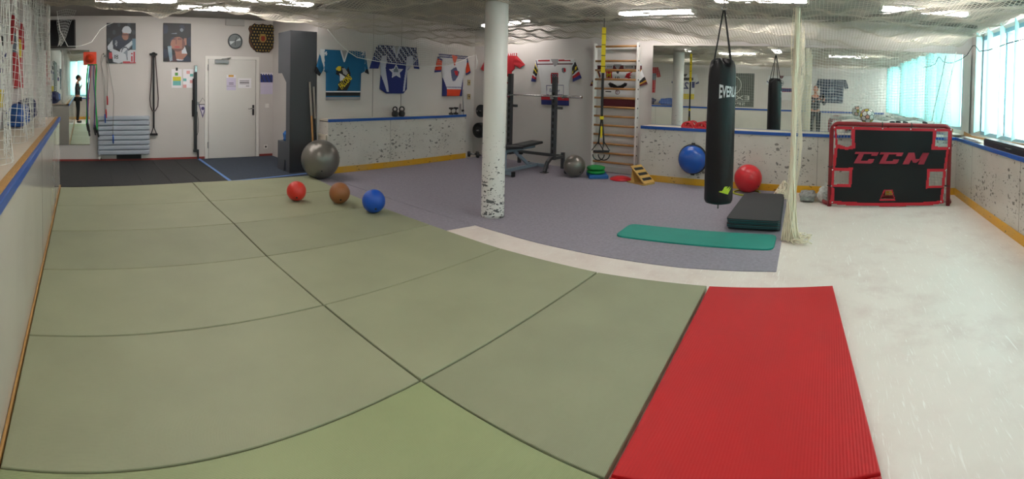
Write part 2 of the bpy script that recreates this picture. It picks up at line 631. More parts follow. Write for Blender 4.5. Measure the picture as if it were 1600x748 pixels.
M_glass = bpy.data.materials.new('window_glass')
M_glass.use_nodes = True
nt = M_glass.node_tree
for n in list(nt.nodes):
    if n.type != 'OUTPUT_MATERIAL':
        nt.nodes.remove(n)
tr = nt.nodes.new('ShaderNodeBsdfTransparent')
tr.inputs[0].default_value = (0.9, 0.95, 0.94, 1)
gl = nt.nodes.new('ShaderNodeBsdfGlossy')
gl.inputs['Roughness'].default_value = 0.02
mx = nt.nodes.new('ShaderNodeMixShader')
mx.inputs[0].default_value = 0.05; nt.links.new(tr.outputs[0], mx.inputs[1]); nt.links.new(gl.outputs[0], mx.inputs[2])
nt.links.new(mx.outputs[0], nt.nodes['Material Output'].inputs[0])

M_slat = bpy.data.materials.new('turquoise_blind_fabric')
M_slat.use_nodes = True
nt = M_slat.node_tree
for n in list(nt.nodes):
    if n.type != 'OUTPUT_MATERIAL':
        nt.nodes.remove(n)
df = nt.nodes.new('ShaderNodeBsdfDiffuse'); df.inputs[0].default_value = rgb('a6dcdc')
tl = nt.nodes.new('ShaderNodeBsdfTranslucent'); tl.inputs[0].default_value = rgb('a8e8e8')
mx = nt.nodes.new('ShaderNodeMixShader'); mx.inputs[0].default_value = 0.5
nt.links.new(df.outputs[0], mx.inputs[1]); nt.links.new(tl.outputs[0], mx.inputs[2])
nt.links.new(mx.outputs[0], nt.nodes['Material Output'].inputs[0])

blind_words = ['turquoise vertical blind over the window by the mirror corner', 'turquoise vertical blind over the wide middle window', 'turquoise vertical blind over the narrow window at the jersey wall end']
for k, (a, b) in enumerate(WIN):
    mb = MB()
    for q in ((a, a + 0.06, WZ0, WZ1), (b - 0.06, b, WZ0, WZ1), (a + 0.06, b - 0.06, WZ0, WZ0 + 0.06), (a + 0.06, b - 0.06, WZ1 - 0.06, WZ1)):
        mb.box(q[0], q[1], -2.47, -2.35, q[2], q[3])
    if b - a > 1.5:
        mb.box((a + b) / 2 - 0.035, (a + b) / 2 + 0.035, -2.46, -2.37, WZ0 + 0.06, WZ1 - 0.06)
    w = struct(mb.build('window_%d' % (k + 1), M_frame))
    g = MB().box(a + 0.06, b - 0.06, -2.425, -2.42, WZ0 + 0.06, WZ1 - 0.06).build('pane', M_glass, w)
    g['kind'] = 'structure'
    pl = bpy.data.lights.new('window_portal', 'AREA')
    pl.shape = 'RECTANGLE'; pl.size = b - a; pl.size_y = WZ1 - WZ0
    pl.cycles.is_portal = True
    po = bpy.data.objects.new('window_portal', pl); COL.objects.link(po)
    po.location = ((a + b) / 2, -2.5, (WZ0 + WZ1) / 2)
    po.rotation_euler = (PI / 2, 0, 0)
    t = thing('vertical_blind', blind_words[2 - k], 'blind', ((a + b) / 2, -2.215, WZ1), 0, 'vertical blinds')
    MB().box(-(b - a) / 2 - 0.05, (b - a) / 2 + 0.05, -0.02, 0.02, 0.0, 0.05, None, 0.005).build('head_rail', M_white, t)
    mb = MB()
    n = max(2, int(round((b - a) / 0.5)))
    sp = (b - a) / n
    ang = -0.50
    for i in range(n):
        x = -(b - a) / 2 + sp * (i + 0.5)
        dx, dy = sp * 0.5 * math.cos(ang), sp * 0.5 * math.sin(ang)
        nx_, ny_ = -math.sin(ang) * 0.006, math.cos(ang) * 0.006
        L = WZ1 - WZ0 - 0.06
        mb.add([(x - dx, -dy, 0), (x + nx_, ny_, 0), (x + dx, dy, 0), (x - dx, -dy, -L), (x + nx_, ny_, -L), (x + dx, dy, -L)], [(0, 1, 4, 3), (1, 2, 5, 4)], True)
    mb.build('slats', M_slat, t)

# red skirting on the far wall
M_red_skirt = mat('red_brown_skirting', '8e3a34', 0.6)
struct(MB().box(-0.88, 2.40, 9.122, 9.137, 0, 0.05).build('baseboard_far', M_red_skirt))
struct(MB().box(3.56, 3.85, 9.122, 9.137, 0, 0.05).build('baseboard_alcove', M_red_skirt))

# pillar with puck scuffs
M_pillar = puck_marks('scuffed_white_pillar', 'e2e0db', '1f2328', 0.4, 17.0, 0.56, 1.25, False, (1, 1, 1.7), 'cfcdc9', 0.2)
PIL = (4.17, 3.54)
mb = MB()
mb.lathe([(0.135, 0.0), (0.135, 0.05), (0.133, 1.2), (0.136, CEIL)], 48)
o = mb.build('pillar', M_pillar)
o.location = (PIL[0], PIL[1], 0)
struct(o, 'round white pillar covered in black puck marks')

# ------------------------------------------------------------------ ceiling fixtures, pipes
M_tube = bpy.data.materials.new('lit_fluorescent_diffuser')
M_tube.use_nodes = True
nt = M_tube.node_tree
nt.nodes['Principled BSDF'].inputs['Base Color'].default_value = (0.9, 0.9, 0.88, 1)
nt.nodes['Principled BSDF'].inputs['Emission Color'].default_value = (1.0, 0.925, 0.885, 1)
nt.nodes['Principled BSDF'].inputs['Emission Strength'].default_value = LAMP
LIGHTS = [((0.8, 7.15), 0, 'long fluorescent ceiling light above the mat row by the rubber floor'),
          ((2.85, 6.7), 0, 'long fluorescent ceiling light near the grey locker'),
          ((2.15, 7.68), 0, 'fluorescent ceiling light in front of the white door'),
          ((6.25, 0.95), 1, 'fluorescent ceiling light between the net divider and the mirror'),
          ((7.1, 2.75), 1, 'fluorescent ceiling light above the green balance cushions'),
          ((7.3, 5.9), 1, 'fluorescent ceiling light above the weight bench corner'),
          ((1.6, 4.2), 0, 'fluorescent ceiling light above the middle of the green mats'),
          ((0.55, 2.7), 1, 'added ceiling fill light above the fourth mat row by the glossy boards'),  # extra lamp out of view, added to brighten the wall the mirror shows
          ((0.55, -0.7), 1, 'added ceiling fill light in the corner behind the photographer'),  # second added lamp, lifts the dim long wall in the mirror
          ((1.8, 1.4), 0, 'fluorescent ceiling light above the red mat'),
          ((4.2, 2.0), 0, 'fluorescent ceiling light above the teal exercise mat'),
          ((4.4, -1.1), 0, 'fluorescent ceiling light above the white floor by the windows'),
          ((6.6, -1.3), 1, 'fluorescent ceiling light above the hockey goal')]
M_house = mat('white_lamp_housing', 'd8d8d4', 0.5)
for (x, y), r_, lab in LIGHTS:
    t = thing('ceiling_light', lab, 'light', (x, y, CEIL), 0 if not r_ else PI / 2, 'fluorescent ceiling lights')
    mb = MB().box(-0.64, 0.64, -0.11, 0.11, -0.03, 0.0, None, 0.004)
    mb.box(-0.64, -0.61, -0.11, 0.11, -0.075, -0.03).box(0.61, 0.64, -0.11, 0.11, -0.075, -0.03)
    mb.build('housing', M_house, t)
    MB().box(-0.605, 0.605, -0.095, 0.095, -0.072, -0.032, None, 0.015).build('diffuser', M_tube, t)
M_pipe = mat('dark_galvanised_pipe', '6d6b68', 0.5, 0.5)
for pts, r_, lab in (([(3.6, -2.3, 2.72), (3.6, 7.1, 2.72)], 0.028, 'grey ceiling pipe running towards the jersey wall'),
                     ([(7.3, -2.3, 2.70), (7.3, 7.1, 2.70)], 0.03, 'grey ceiling pipe close to the mirror wall'),
                     ([(4.9, -2.3, 2.66), (7.6, 0.2, 2.66)], 0.03, 'grey diagonal ceiling pipe above the hockey goal')):
    tag(MB().tube(pts, r_, 10).build('ceiling_pipe', M_pipe), lab, 'pipe', 'ceiling pipes')

# ------------------------------------------------------------------ floor coverings
M_green = mat('olive_green_tatami_vinyl', '999d7f', 0.5, var=0.06, vscale=2.2)
wave_bump(M_green, 45, 'Y', 0.35, 0.002)
M_green_b = mat('olive_green_tatami_vinyl_older', '93977a', 0.52, var=0.07, vscale=1.8)
wave_bump(M_green_b, 45, 'Y', 0.35, 0.002)
M_green_c = mat('brighter_green_tatami_vinyl', '98a376', 0.5, var=0.06, vscale=2.0)
wave_bump(M_green_c, 45, 'Y', 0.35, 0.002)
row_y = [6.74, 5.68, 4.69, 3.70, 2.71, 1.74, 0.78]
edge_x = [3.49, 3.40, 3.35, 3.34, 3.32, 3.36, 3.48]
seam_x = [1.60, 1.555, 1.545, 1.515, 1.52, 1.53, 1.58]
far_bump = {0: (6.70, 6.82), 1: (6.83, 6.74)}
row_word = ['at the rubber floor', 'second from the rubber floor', 'third from the rubber floor', 'fourth from the rubber floor', 'fifth from the rubber floor', 'sixth from the rubber floor']
def slab(name, poly, z0, z1, m, bev=0.006):
    bm = bmesh.new()
    vs = [bm.verts.new((p[0], p[1], z0)) for p in poly]
    f = bm.faces.new(vs)
    f.normal_update()
    if f.normal.z < 0:
        f.normal_flip()
    ex = bmesh.ops.extrude_face_region(bm, geom=[f])
    for v in ex['geom']:
        if isinstance(v, bmesh.types.BMVert):
            v.co.z = z1
    bm.normal_update()
    top = [e for e in bm.edges if all(abs(v.co.z - z1) < 1e-6 for v in e.verts)]
    bmesh.ops.bevel(bm, geom=top, offset=bev, segments=2, affect='EDGES', profile=0.5)
    bmesh.ops.recalc_face_normals(bm, faces=list(bm.faces))
    me = bpy.data.meshes.new(name)
    bm.to_mesh(me); bm.free()
    me.materials.append(m)
    o = bpy.data.objects.new(name, me)
    COL.objects.link(o)
    return o
G = 0.0055
for c in range(2):
    for r_ in range(6):
        ya0, yb0 = (far_bump[c] if r_ == 0 else (row_y[r_], row_y[r_]))
        ya1 = yb1 = row_y[r_ + 1]
        if r_ == 5:
            ya1, yb1 = (0.76, 0.76) if c == 0 else (0.765, 0.868)
        if c == 0:
            xa0 = xa1 = -0.329
            xb0, xb1 = seam_x[r_], seam_x[r_ + 1]
        else:
            xa0, xa1 = seam_x[r_], seam_x[r_ + 1]
            xb0, xb1 = edge_x[r_], edge_x[r_ + 1]
        poly = [(xa0 + G, ya0 - G), (xb0 - G, yb0 - G), (xb1 - G, yb1 + G), (xa1 + G, ya1 + G)]
        m = M_green_c if (r_ == 5 and c == 0) else (M_green, M_green_b)[(r_ * 2 + c * 3) % 3 % 2]
        o = slab('judo_mat', poly, 0.0, 0.035 + 0.001 * ((r_ + c) % 2), m, 0.005)
        where = 'in the row along the glossy boards' if c == 0 else 'in the row along the grey carpet'
        tag(o, 'green judo mat %s, %s' % (where, row_word[r_]), 'mat', 'green judo mats')

M_rubber = mat('black_rubber_tiles', '2c2d2e', 0.7, var=0.15, vscale=30)
mb = MB().box(-0.88, 2.19, 6.862, 9.118, 0, 0.009)
for i in range(7):
    x0 = -0.88 + i * 0.44
    mb.box(x0, x0 + 0.434, 6.86, 9.12, 0.0, 0.014)
tag(mb.build('rubber_flooring', M_rubber), 'black rubber tile flooring in front of the radiator', 'flooring')
M_bluecarpet = mat('dark_blue_carpet', '39424f', 0.95, var=0.18, vscale=60)
tag(slab('entrance_carpet', [(2.21, 6.86), (3.42, 6.78), (3.84, 6.9), (3.84, 9.12), (2.21, 9.12)], 0, 0.008, M_bluecarpet, 0.002), 'dark blue carpet in front of the white door', 'carpet')
M_tape = mat('blue_floor_tape', '5b86c9', 0.5)
tag(slab('floor_tape', [(2.185, 6.88), (2.235, 6.88), (2.29, 9.1), (2.24, 9.1)], 0.0141, 0.016, M_tape, 0.0005), 'blue tape strip between rubber tiles and dark blue carpet', 'tape', 'blue floor tape')
tag(slab('floor_tape', [(2.24, 6.87), (2.24, 6.92), (3.40, 7.06), (3.84, 7.10), (3.84, 7.05), (3.40, 7.0)], 0.0085, 0.0095, M_tape, 0.0005), 'blue tape strip along carpet edge ending at the grey locker', 'tape', 'blue floor tape')

M_carpet = mat('grey_violet_needle_felt', '928d98', 0.95, var=0.10, vscale=35, bump=0.4, bscale=160)
tag(slab('gym_carpet', [(3.765, 3.44), (3.745, 2.6), (3.775, 1.94), (3.84, 1.21), (3.985, 0.40), (5.0, 0.45), (7.318, 0.52), (7.318, 3.07), (7.71, 3.07), (7.71, 6.85), (3.765, 6.85)], 0, 0.007, M_carpet, 0.002), 'large grey violet carpet under the weights and punching bag', 'carpet')
tag(slab('gym_carpet', [(3.505, 6.76), (3.415, 5.81), (3.365, 4.6), (3.355, 3.52), (3.757, 3.44), (3.757, 6.85), (3.52, 6.80)], 0, 0.007, M_carpet, 0.002), 'narrow grey violet carpet strip beside the three small balls', 'carpet')

# ------------------------------------------------------------------ rink boards
M_board_l = mat('glossy_white_board', 'c9c6bf', 0.13, var=0.04, vscale=2)
M_board = puck_marks('puck_marked_board', 'd3cec6', '4a4844', 0.35, 12.0, 0.34)
M_board_r = puck_marks('puck_marked_glossy_board', 'cbc6be', '504d49', 0.2, 12.0, 0.34)
M_bluerail = mat('blue_plastic_rail', '2456a8', 0.35)
M_yellow = puck_marks('yellow_kick_strip', 'dba422', '6f5a24', 0.4, 9, 0.3)
M_tan = mat('tan_wood_strip', 'b48a4e', 0.55, var=0.15, vscale=20, stretch=(1, 8, 8))
M_ledge = mat('pale_ledge_board', 'd2c7b6', 0.5, var=0.05)
M_joint = mat('dark_joint', '6a6762', 0.8)
def board(label, loc, rotz, L, H, depth, m_panel, kick_h, m_kick, joints, wood_top=False):
    t = thing('rink_board', label, 'board', loc, rotz, 'rink boards')
    mb = MB().use(m_panel)
    mb.box(0, L, 0, 0.02, 0, H - 0.045)
    mb.box(0, 0.02, 0.02, depth, 0, H - 0.045).box(L - 0.02, L, 0.02, depth, 0, H - 0.045)
    mb.use(M_joint)
    for j in joints:
        mb.box(j, j + 0.005, -0.0012, 0.0, kick_h, H - 0.045)
    mb.build('panel', None, t)
    MB().box(0, L, -0.016, 0.012, H - 0.045, H + 0.004, None, 0.004).build('rail', M_bluerail, t)
    if wood_top:
        MB().box(0, L, 0.0125, 0.06, H - 0.02, H + 0.006, None, 0.003).build('wood_cap', M_tan, t)
        MB().box(0, L, 0.061, depth, H - 0.03, H).build('ledge', M_ledge, t)
    else:
        MB().box(0, L, 0.0125, depth, H - 0.03, H).build('ledge', M_ledge, t)
    MB().box(0, L, -0.014, -0.0015, 0, kick_h, None, 0.003).build('kick_strip', m_kick, t)
    return t
board('long glossy white rink board with blue rail beside the green mats', (-0.344, -2.0, 0), FACE_OUT_X, 8.83, 1.022, 0.53, M_board_l, 0.045, M_tan, (1.6, 3.8, 5.9, 7.7), True)
b1 = board('white rink board with yellow base under the team jerseys', (3.9, 6.87, 0), FACE_IN_Y, 3.27, 0.915, 0.295, M_board, 0.11, M_yellow, (1.3,))
board('white rink board with yellow base below the big mirror', (7.335, 3.06, 0), FACE_IN_X, 5.09, 0.915, 0.38, M_board, 0.11, M_yellow, (2.9, 4.2))
board('white rink board with yellow base below the windows', (7.32, -2.03, 0), PI, 8.18, 0.915, 0.315, M_board_r, 0.11, M_yellow, (0.85, 2.6, 4.6))
mb = MB().box(3.87, 3.895, 6.9, 7.16, 0, 0.62).box(3.86, 3.895, 6.88, 7.165, 0.62, 0.66, None, 0.004)
tag(mb.build('end_shelf', M_ledge), 'small white shelf box at the board end behind the silver ball', 'shelf')

# ------------------------------------------------------------------ mirrors
M_mirror = mat('mirror_glass', 'eff4f1', 0.0, 1.0)
PHI = -0.018
t = thing('wall_mirror', 'huge wall mirror above the board behind the punching bag', 'mirror', (7.6, 0.3, 0.9165), -PI / 2 + 0.012)
# local x runs towards -Y
MB().box(-2.67, 2.62, 0.0, 0.005, 0.0, 1.36).build('glass', M_mirror, t)
MB().box(-2.67, 2.62, 0.006, 0.02, 0.0, 1.36).build('backing', mat('grey_backing', '777777', 0.8), t)
t = thing('wall_mirror', 'upright mirror on the far wall beside the orange cone', 'mirror', (-0.37, 9.136, 0.33), 0)
MB().box(-0.5, 0.495, -0.012, -0.007, 0.0, 1.82).build('glass', M_mirror, t)
MB().box(-0.5, 0.495, -0.006, 0.0, 0.0, 1.82).build('backing', mat('grey_backing', '777777', 0.8), t)

# ------------------------------------------------------------------ nets
M_net = mat('cream_net_twine', 'eee4cc', 0.85)
M_net_c = mat('grey_cream_net_twine', 'bcb7a9', 0.9)
M_net_w = mat('white_net_twine', 'dedfda', 0.8)
def smooth_noise(x, y, s):
    return (np.sin(x * 1.9 + s) * np.cos(y * 1.3 + 2 * s) + 0.6 * np.sin(x * 0.8 - y * 2.3 + 3 * s) + 0.4 * np.sin(3.1 * x + 2.2 * y + s)) / 2
gx = np.arange(-0.55, 7.46, 0.042); gy = np.arange(-2.05, 6.99, 0.042)
XX, YY = np.meshgrid(gx, gy, indexing='ij')
far_z = np.interp(XX, [-0.55, 0.5, 1.14, 1.9, 2.7, 3.6, 5.2, 6.8, 7.6], [2.68, 2.60, 2.51, 2.64, 2.53, 2.47, 2.42, 2.39, 2.36])
back_z = np.interp(YY, [-2.2, -1, 0, 0.7, 2, 3, 4.1, 5, 6, 7], [2.42, 2.22, 2.28, 2.3, 2.3, 2.32, 2.43, 2.40, 2.36, 2.36])
win_z = np.interp(XX, [-0.5, 3, 6, 7.6], [2.55, 2.5, 2.46, 2.38])
mid_z = 2.46 + 0.055 * smooth_noise(XX, YY, 0.7)
wf = np.clip((YY - 4.6) / 2.4, 0, 1) ** 1.6
wb = np.clip((XX - 5.6) / 1.85, 0, 1) ** 1.6
ww = np.clip((-0.8 - YY) / 1.35, 0, 1) ** 1.6
ZZ = mid_z * (1 - wf) + far_z * wf
ZZ = ZZ * (1 - wb) + back_z * wb
ZZ = ZZ * (1 - ww) + win_z * ww + 0.02 * np.sin(XX * 7 + YY * 4)
ZZ = ZZ + 0.016 * np.sin(XX * 13 + 2.5 * np.sin(YY * 2.1)) * np.sin(YY * 9 + 2 * np.sin(XX * 1.7)) + 0.012 * np.sin(XX * 4.3 - YY * 17 + 1.5 * np.sin(XX * 3))
r2 = (XX - PIL[0]) ** 2 + (YY - PIL[1]) ** 2
ZZ = ZZ + 0.0 * r2
XJ = XX + 0.012 * np.sin(YY * 3 + XX); YJ = YY + 0.012 * np.sin(XX * 2.6 - YY)
push = np.clip(0.16 / np.sqrt(r2 + 1e-6), 0, 50)
near = push > 1
XJ = np.where(near, PIL[0] + (XX - PIL[0]) * push, XJ); YJ = np.where(near, PIL[1] + (YY - PIL[1]) * push, YJ)
o = net('ceiling_net', np.stack([XJ, YJ, ZZ], -1), 0.0034, M_net_c)
tag(o, 'wide cream puck net slung below the whole ceiling', 'net')

def ceil_z(x, y):
    i = int(np.clip(round((x + 0.55) / 0.042), 0, len(gx) - 1)); j = int(np.clip(round((y + 2.05) / 0.042), 0, len(gy) - 1))
    return float(ZZ[i, j])

# skirt of the ceiling net hanging in front of the jerseys
us = np.arange(3.9, 7.55, 0.05)
rope_z = np.interp(us, [3.9, 4.2, 4.51, 5.06, 5.81, 6.47, 7.0, 7.4, 7.55], [2.42, 2.12, 1.97, 1.91, 1.87, 1.90, 2.0, 2.17, 2.2])
top_z = np.array([ceil_z(x, 6.95) for x in us])
nv = 14
P = np.zeros((len(us), nv, 3))
for k in range(nv):
    s = k / (nv - 1)
    P[:, k, 0] = us
    P[:, k, 1] = 6.97 - 0.04 * s + 0.015 * np.sin(us * 6 + s * 3)
    P[:, k, 2] = top_z * (1 - s) + rope_z * s
t = thing('net_skirt', 'loose net edge sagging in front of the hung jerseys', 'net', (5.7, 6.95, 0))
o = net('netting', P - np.array([5.7, 6.95, 0]), 0.0024, M_net_c, t)
rp = [(x - 5.7, -0.02, z) for x, z in zip(us[::4], rope_z[::4])]
mb = MB().tube(rp, 0.008, 6)
mb.tube([(1.80, -0.02, 2.2), (1.86, 0, 2.05), (1.83, 0.0, 1.88), (1.88, 0, 1.97), (1.9, 0.02, 2.1)], 0.008, 6)
mb.build('edge_rope', M_net_w, t)

# net along the ledge of the long board
ys = np.arange(0.3, 6.86, 0.066); zs = np.arange(1.05, 2.66, 0.06)
YY2, ZZ2 = np.meshgrid(ys, zs, indexing='ij')
XX2 = -0.50 + 0.035 * np.sin(YY2 * 5.1) * (2.66 - ZZ2) + 0.03 * np.sin(YY2 * 13 + ZZ2 * 3)
zt = np.interp(ys, [0.3, 4, 6.86], [2.44, 2.5, 2.62])
ZZ2 = 1.06 + (ZZ2 - 1.05) / (2.65 - 1.05) * (zt[:, None] - 1.06) - 0.045 * np.abs(np.sin(YY2 * 2.6 + 0.4))
ZZ2 = np.maximum(ZZ2, 1.04)
t = thing('side_net', 'white puck net hanging above the glossy board', 'net', (-0.5, 3.5, 1.03))
net('netting', np.stack([XX2, YY2, ZZ2], -1) - np.array([-0.5, 3.5, 1.03]), 0.0023, M_net_w, t)
mb = MB()
for k in range(9):
    a = k * 0.7
    mb.tube([(0.02 * math.cos(a + z * 5) + 0.01, 3.33 + 0.05 * math.sin(a * 1.7 + z * 4), z) for z in np.arange(0.01, 1.62, 0.05)], 0.0045, 5)
mb.build('gathered_edge', M_net_w, t)

# net curtain dividing gym and rink: gathered rope bundle at the near end, folds running to the mirror
t = thing('net_divider', 'gathered cream net curtain hanging to the floor behind the punching bag', 'net', (4.9, 0.36, 0.0))
zt0 = ceil_z(4.9, 0.36)
mb = MB()
for k in range(36):
    a = 2 * PI * k / 36
    rr = 0.019 * (0.45 + 0.55 * ((k * 7) % 5) / 4)
    pts = []
    for i in range(46):
        z = 0.012 + (zt0 - 0.012) * i / 45
        fl = 1 + 2.4 * max(0, (0.75 - z) / 0.75) ** 1.7 * 1.4
        w = a + z * (2.6 if k % 2 else -2.6)
        lx = 0.004 * math.sin(z * 9 + k)
        pts.append((rr * fl * math.cos(w) + lx - 0.07 * max(0, 0.5 - z) , rr * fl * 1.15 * math.sin(w) + 0.045 * (zt0 - z) / zt0 * 0.0, z))
    mb.tube(pts, 0.0075, 5)
mb.build('gathered_bundle', M_net, t)
us = np.linspace(0.03, 2.38, 70); vs_ = np.linspace(0, 1, 50)
UU, VV = np.meshgrid(us, vs_, indexing='ij')
ztop = np.array([ceil_z(4.9 + u, 0.42) for u in us])[:, None]
zb = np.interp(us, [0, 0.3, 1.0, 1.6, 2.38], [0.02, 0.02, 0.02, 0.03, 0.93])[:, None]
YN = 0.02 + 0.055 * UU * 0.3 + 0.035 * np.sin(UU * 19) * (0.4 + VV * 0.2) + 0.02 * np.sin(VV * 9 + UU * 5)
net('netting', np.stack([UU, YN, zb + (ztop - zb) * VV], -1), 0.0017, M_net, t)
mb = MB()
rr = random.Random(3)
for k in range(30):                                     # frayed foot of the curtain
    x, y = rr.uniform(-0.13, 0.10), rr.uniform(-0.16, 0.03)
    pts = [(x, y, 0.016)]
    for i in range(5):
        x += rr.uniform(-0.06, 0.05); y += rr.uniform(-0.05, 0.03)
        pts.append((x, y, rr.uniform(0.016, 0.05)))
    mb.tube(pts, 0.006, 5)
mb.build('frayed_foot', M_net, t)
# heap of spare netting against the board
def heap(name, label, loc, rad, h, n, m, seed):
    rr = random.Random(seed)
    mb = MB()
    for k in range(n):
        a = rr.uniform(0, 6.28); q = rr.random() ** 0.6
        pts = []
        for i in range(9):
            a += rr.uniform(-0.5, 0.7); q = min(1, max(0.05, q + rr.uniform(-0.2, 0.2)))
            z = 0.012 + h * (1 - q) ** 0.8 * rr.uniform(0.6, 1.0)
            pts.append((rad[0] * q * math.cos(a), rad[1] * q * math.sin(a), z))
        mb.tube(pts, 0.008, 5)
    mb.lathe([(0.8, 0.0), (0.7, 0.12), (0.4, 0.3), (0.001, 0.4)], 18, Matrix.Diagonal((rad[0], rad[1], h, 1)))
    o = mb.build(name, m)
    o.location = loc
    return tag(o, label, 'net')
heap('net_heap', 'cream heap of bundled netting at the carpet end below the mirror', (6.95, 0.62, 0.008), (0.2, 0.16), 0.24, 90, M_net, 5)

# net protecting the mirror behind the goal
ys = np.arange(-1.95, 0.50, 0.045); zs = np.linspace(0, 1, 32)
YM, VM = np.meshgrid(ys, zs, indexing='ij')
ztop = np.array([ceil_z(7.28, y) for y in ys])[:, None]
XM = 7.30 + 0.05 * np.sin(YM * 3.0) * (1 - VM) + 0.015 * np.sin(YM * 11)
t = thing('mirror_net', 'white net hanging in front of the mirror behind the goal', 'net', (7.3, -0.7, 0.9))
net('netting', np.stack([XM - 7.3, YM + 0.7 + 0.06 * np.sin(VM * 3) * (YM < -1.5), 0.035 + (ztop - 0.935) * VM], -1), 0.0016, M_net_w, t)
MB().tube([(0.0, -1.27, 1.38), (0.02, -1.2, 1.0), (0.0, -1.1, 0.5), (0.03, -1.02, 0.05)], 0.008, 6).build('edge_rope', M_net_w, t)
tag(MB().tube([(7.63, -2.0, 2.13), (7.2, -2.03, 2.16), (6.9, -2.03, 2.2), (6.62, -2.03, 2.31), (6.5, -2.03, 2.30), (6.3, -2.03, 2.2), (5.9, -2.03, 2.18), (5.2, -2.04, 2.2), (4.95, -2.2, 2.25), (4.9, -2.344, 2.28)], 0.006, 6).build('hanging_cord', M_black), 'thin dark cord slung in front of the bright window', 'cord')

# ================================================================== things
def ray(px, py):
    th = (px - X0) / FOC
    v = R.transposed() @ Vector((math.sin(th), math.cos(th), -(py - Y0) / FOC))
    return v
def on_floor(px, py, z=0.0):
    v = ray(px, py); t = (z - EYE[2]) / v.z
    return Vector((v.x * t, v.y * t, z))
class Wall:
    """a wall plane seen from the room: local x to the right, z up"""
    def __init__(s, axis, c):
        s.axis, s.c = axis, c
        s.rot = FACE_IN_Y if axis == 'Y' else FACE_IN_X
    def xz(s, px, py):
        v = ray(px, py)
        t = s.c / (v.y if s.axis == 'Y' else v.x)
        return (v.x * t if s.axis == 'Y' else -v.y * t, EYE[2] + v.z * t)
    def loc(s, x, z):
        return (x, s.c, z) if s.axis == 'Y' else (s.c, -x, z)
FAR = Wall('Y', 9.1365)
MID = Wall('Y', 7.163)
BACK = Wall('X', 7.7195)

# ------------------------------------------------------------------ far wall: door and small things
M_door = mat('white_door_paint', 'd9d6d1', 0.4)
M_shadowgap = mat('dark_gap', '4b4846', 0.8)
t = bpy.data.objects.new('door_1', None); COL.objects.link(t); t.location = (2.96, 9.1365, 0); t['kind'] = 'structure'; t['label'] = 'white door with papers stuck on it'
MB().box(-0.505, 0.495, -0.045, -0.004, 0.012, 1.985, None, 0.004).build('door_leaf', M_door, t)
mb = MB().box(-0.57, -0.509, -0.03, 0, 0, 2.05).box(0.509, 0.575, -0.03, 0, 0, 2.05).box(-0.509, 0.509, -0.03, 0, 1.99, 2.05)
mb.build('door_frame', M_white, t)
MB().box(0.4955, 0.5085, -0.012, -0.002, 0, 1.99).build('door_gap', M_shadowgap, t)
for z in (0.22, 1.76):
    h = MB().cyl((-0.512, -0.05, z), (-0.512, -0.05, z + 0.12), 0.011, None, 10).build('hinge', M_steel, t)
h = MB().box(0.42, 0.465, -0.053, -0.0455, 0.86, 1.07, None, 0.004).build('door_handle', M_black_metal, t)
MB().tube([(0.443, -0.05, 1.0), (0.443, -0.095, 1.0), (0.40, -0.1, 1.0), (0.32, -0.1, 0.995)], 0.010, 8).build('lever', M_chrome, h)
c = MB().box(-0.38, -0.10, -0.105, -0.046, 1.905, 1.975, None, 0.006).build('door_closer', mat('silver_closer', '9b9c9e', 0.35, 0.6), t)
MB().obox((-0.24, -0.085, 1.99), (-0.05, -0.07, 2.015), 0.02, 0.012).obox((-0.05, -0.07, 2.015), (-0.12, -0.035, 2.01), 0.02, 0.012).build('closer_arm', M_steel, c)
for q in t.children_recursive:
    q['kind'] = 'structure'

def sheet(name, label, cat, wall, p0, p1, colour, nx=24, nz=32, out=0.003, gap=0.0, group=None):
    x0, z1 = wall.xz(*p0); x1, z0 = wall.xz(*p1)
    l = wall.loc((x0 + x1) / 2, z0)
    off = -gap if wall.axis == 'Y' else 0
    t = thing(name, label, cat, (l[0] - (gap if wall.axis == 'X' else 0), l[1] + off, l[2]), wall.rot, group)
    w = x1 - x0
    painted('sheet', t, -w / 2, w / 2, 0, z1 - z0, colour, nx, nz, out)
    return t, w, z1 - z0
P_white = mat('white_paper', 'e9e6ea', 0.7); P_grey = mat('printed_grey', '8b8a90', 0.7); P_dark = mat('printed_dark', '3a3a42', 0.7)
P_yel = mat('printed_yellow', 'd8cf3c', 0.7); P_teal = mat('printed_teal', '6db5b2', 0.7); P_green = mat('printed_green', '5e9d4e', 0.7)
P_orange = mat('printed_orange', 'd9a04a', 0.7); P_lilac = mat('lilac_paper', 'cfc6dc', 0.7); P_pink = mat('printed_pink', 'd79a9a', 0.7)
P_blue = mat('printed_blue', '2d3c82', 0.6)
t, w, h = sheet('paper_sheet', 'white paper with a yellow and teal picture held by a clip', 'paper', FAR, (268, 108), (284, 137),
      lambda u, v: P_yel if 0.36 < v < 0.6 and 0.12 < u < 0.9 else P_teal if 0.14 < v <= 0.36 and 0.12 < u < 0.9 else P_green if 0.66 < v < 0.82 and 0.35 < u < 0.62 else P_white, group=None)
MB().box(-0.02, 0.02, -0.02, -0.003, h - 0.03, h + 0.03, None, 0.004).build('clip', M_black_metal, t)
def planner(u, v):
    if abs((u * 3) % 1 - 0.5) > 0.46 or abs((v * 4) % 1 - 0.5) > 0.46: return P_grey
    k = (int(u * 3) + int(v * 4) * 3) % 5
    return P_pink if k == 0 and (v * 4) % 1 < 0.7 else P_teal if k == 3 and (v * 4) % 1 > 0.4 else P_white
sheet('paper_sheet', 'printed chart sheet of small pastel boxes beside the black rail', 'paper', FAR, (286, 108), (302, 137), planner, 36, 48)
DOORW = Wall('Y', 9.0895)
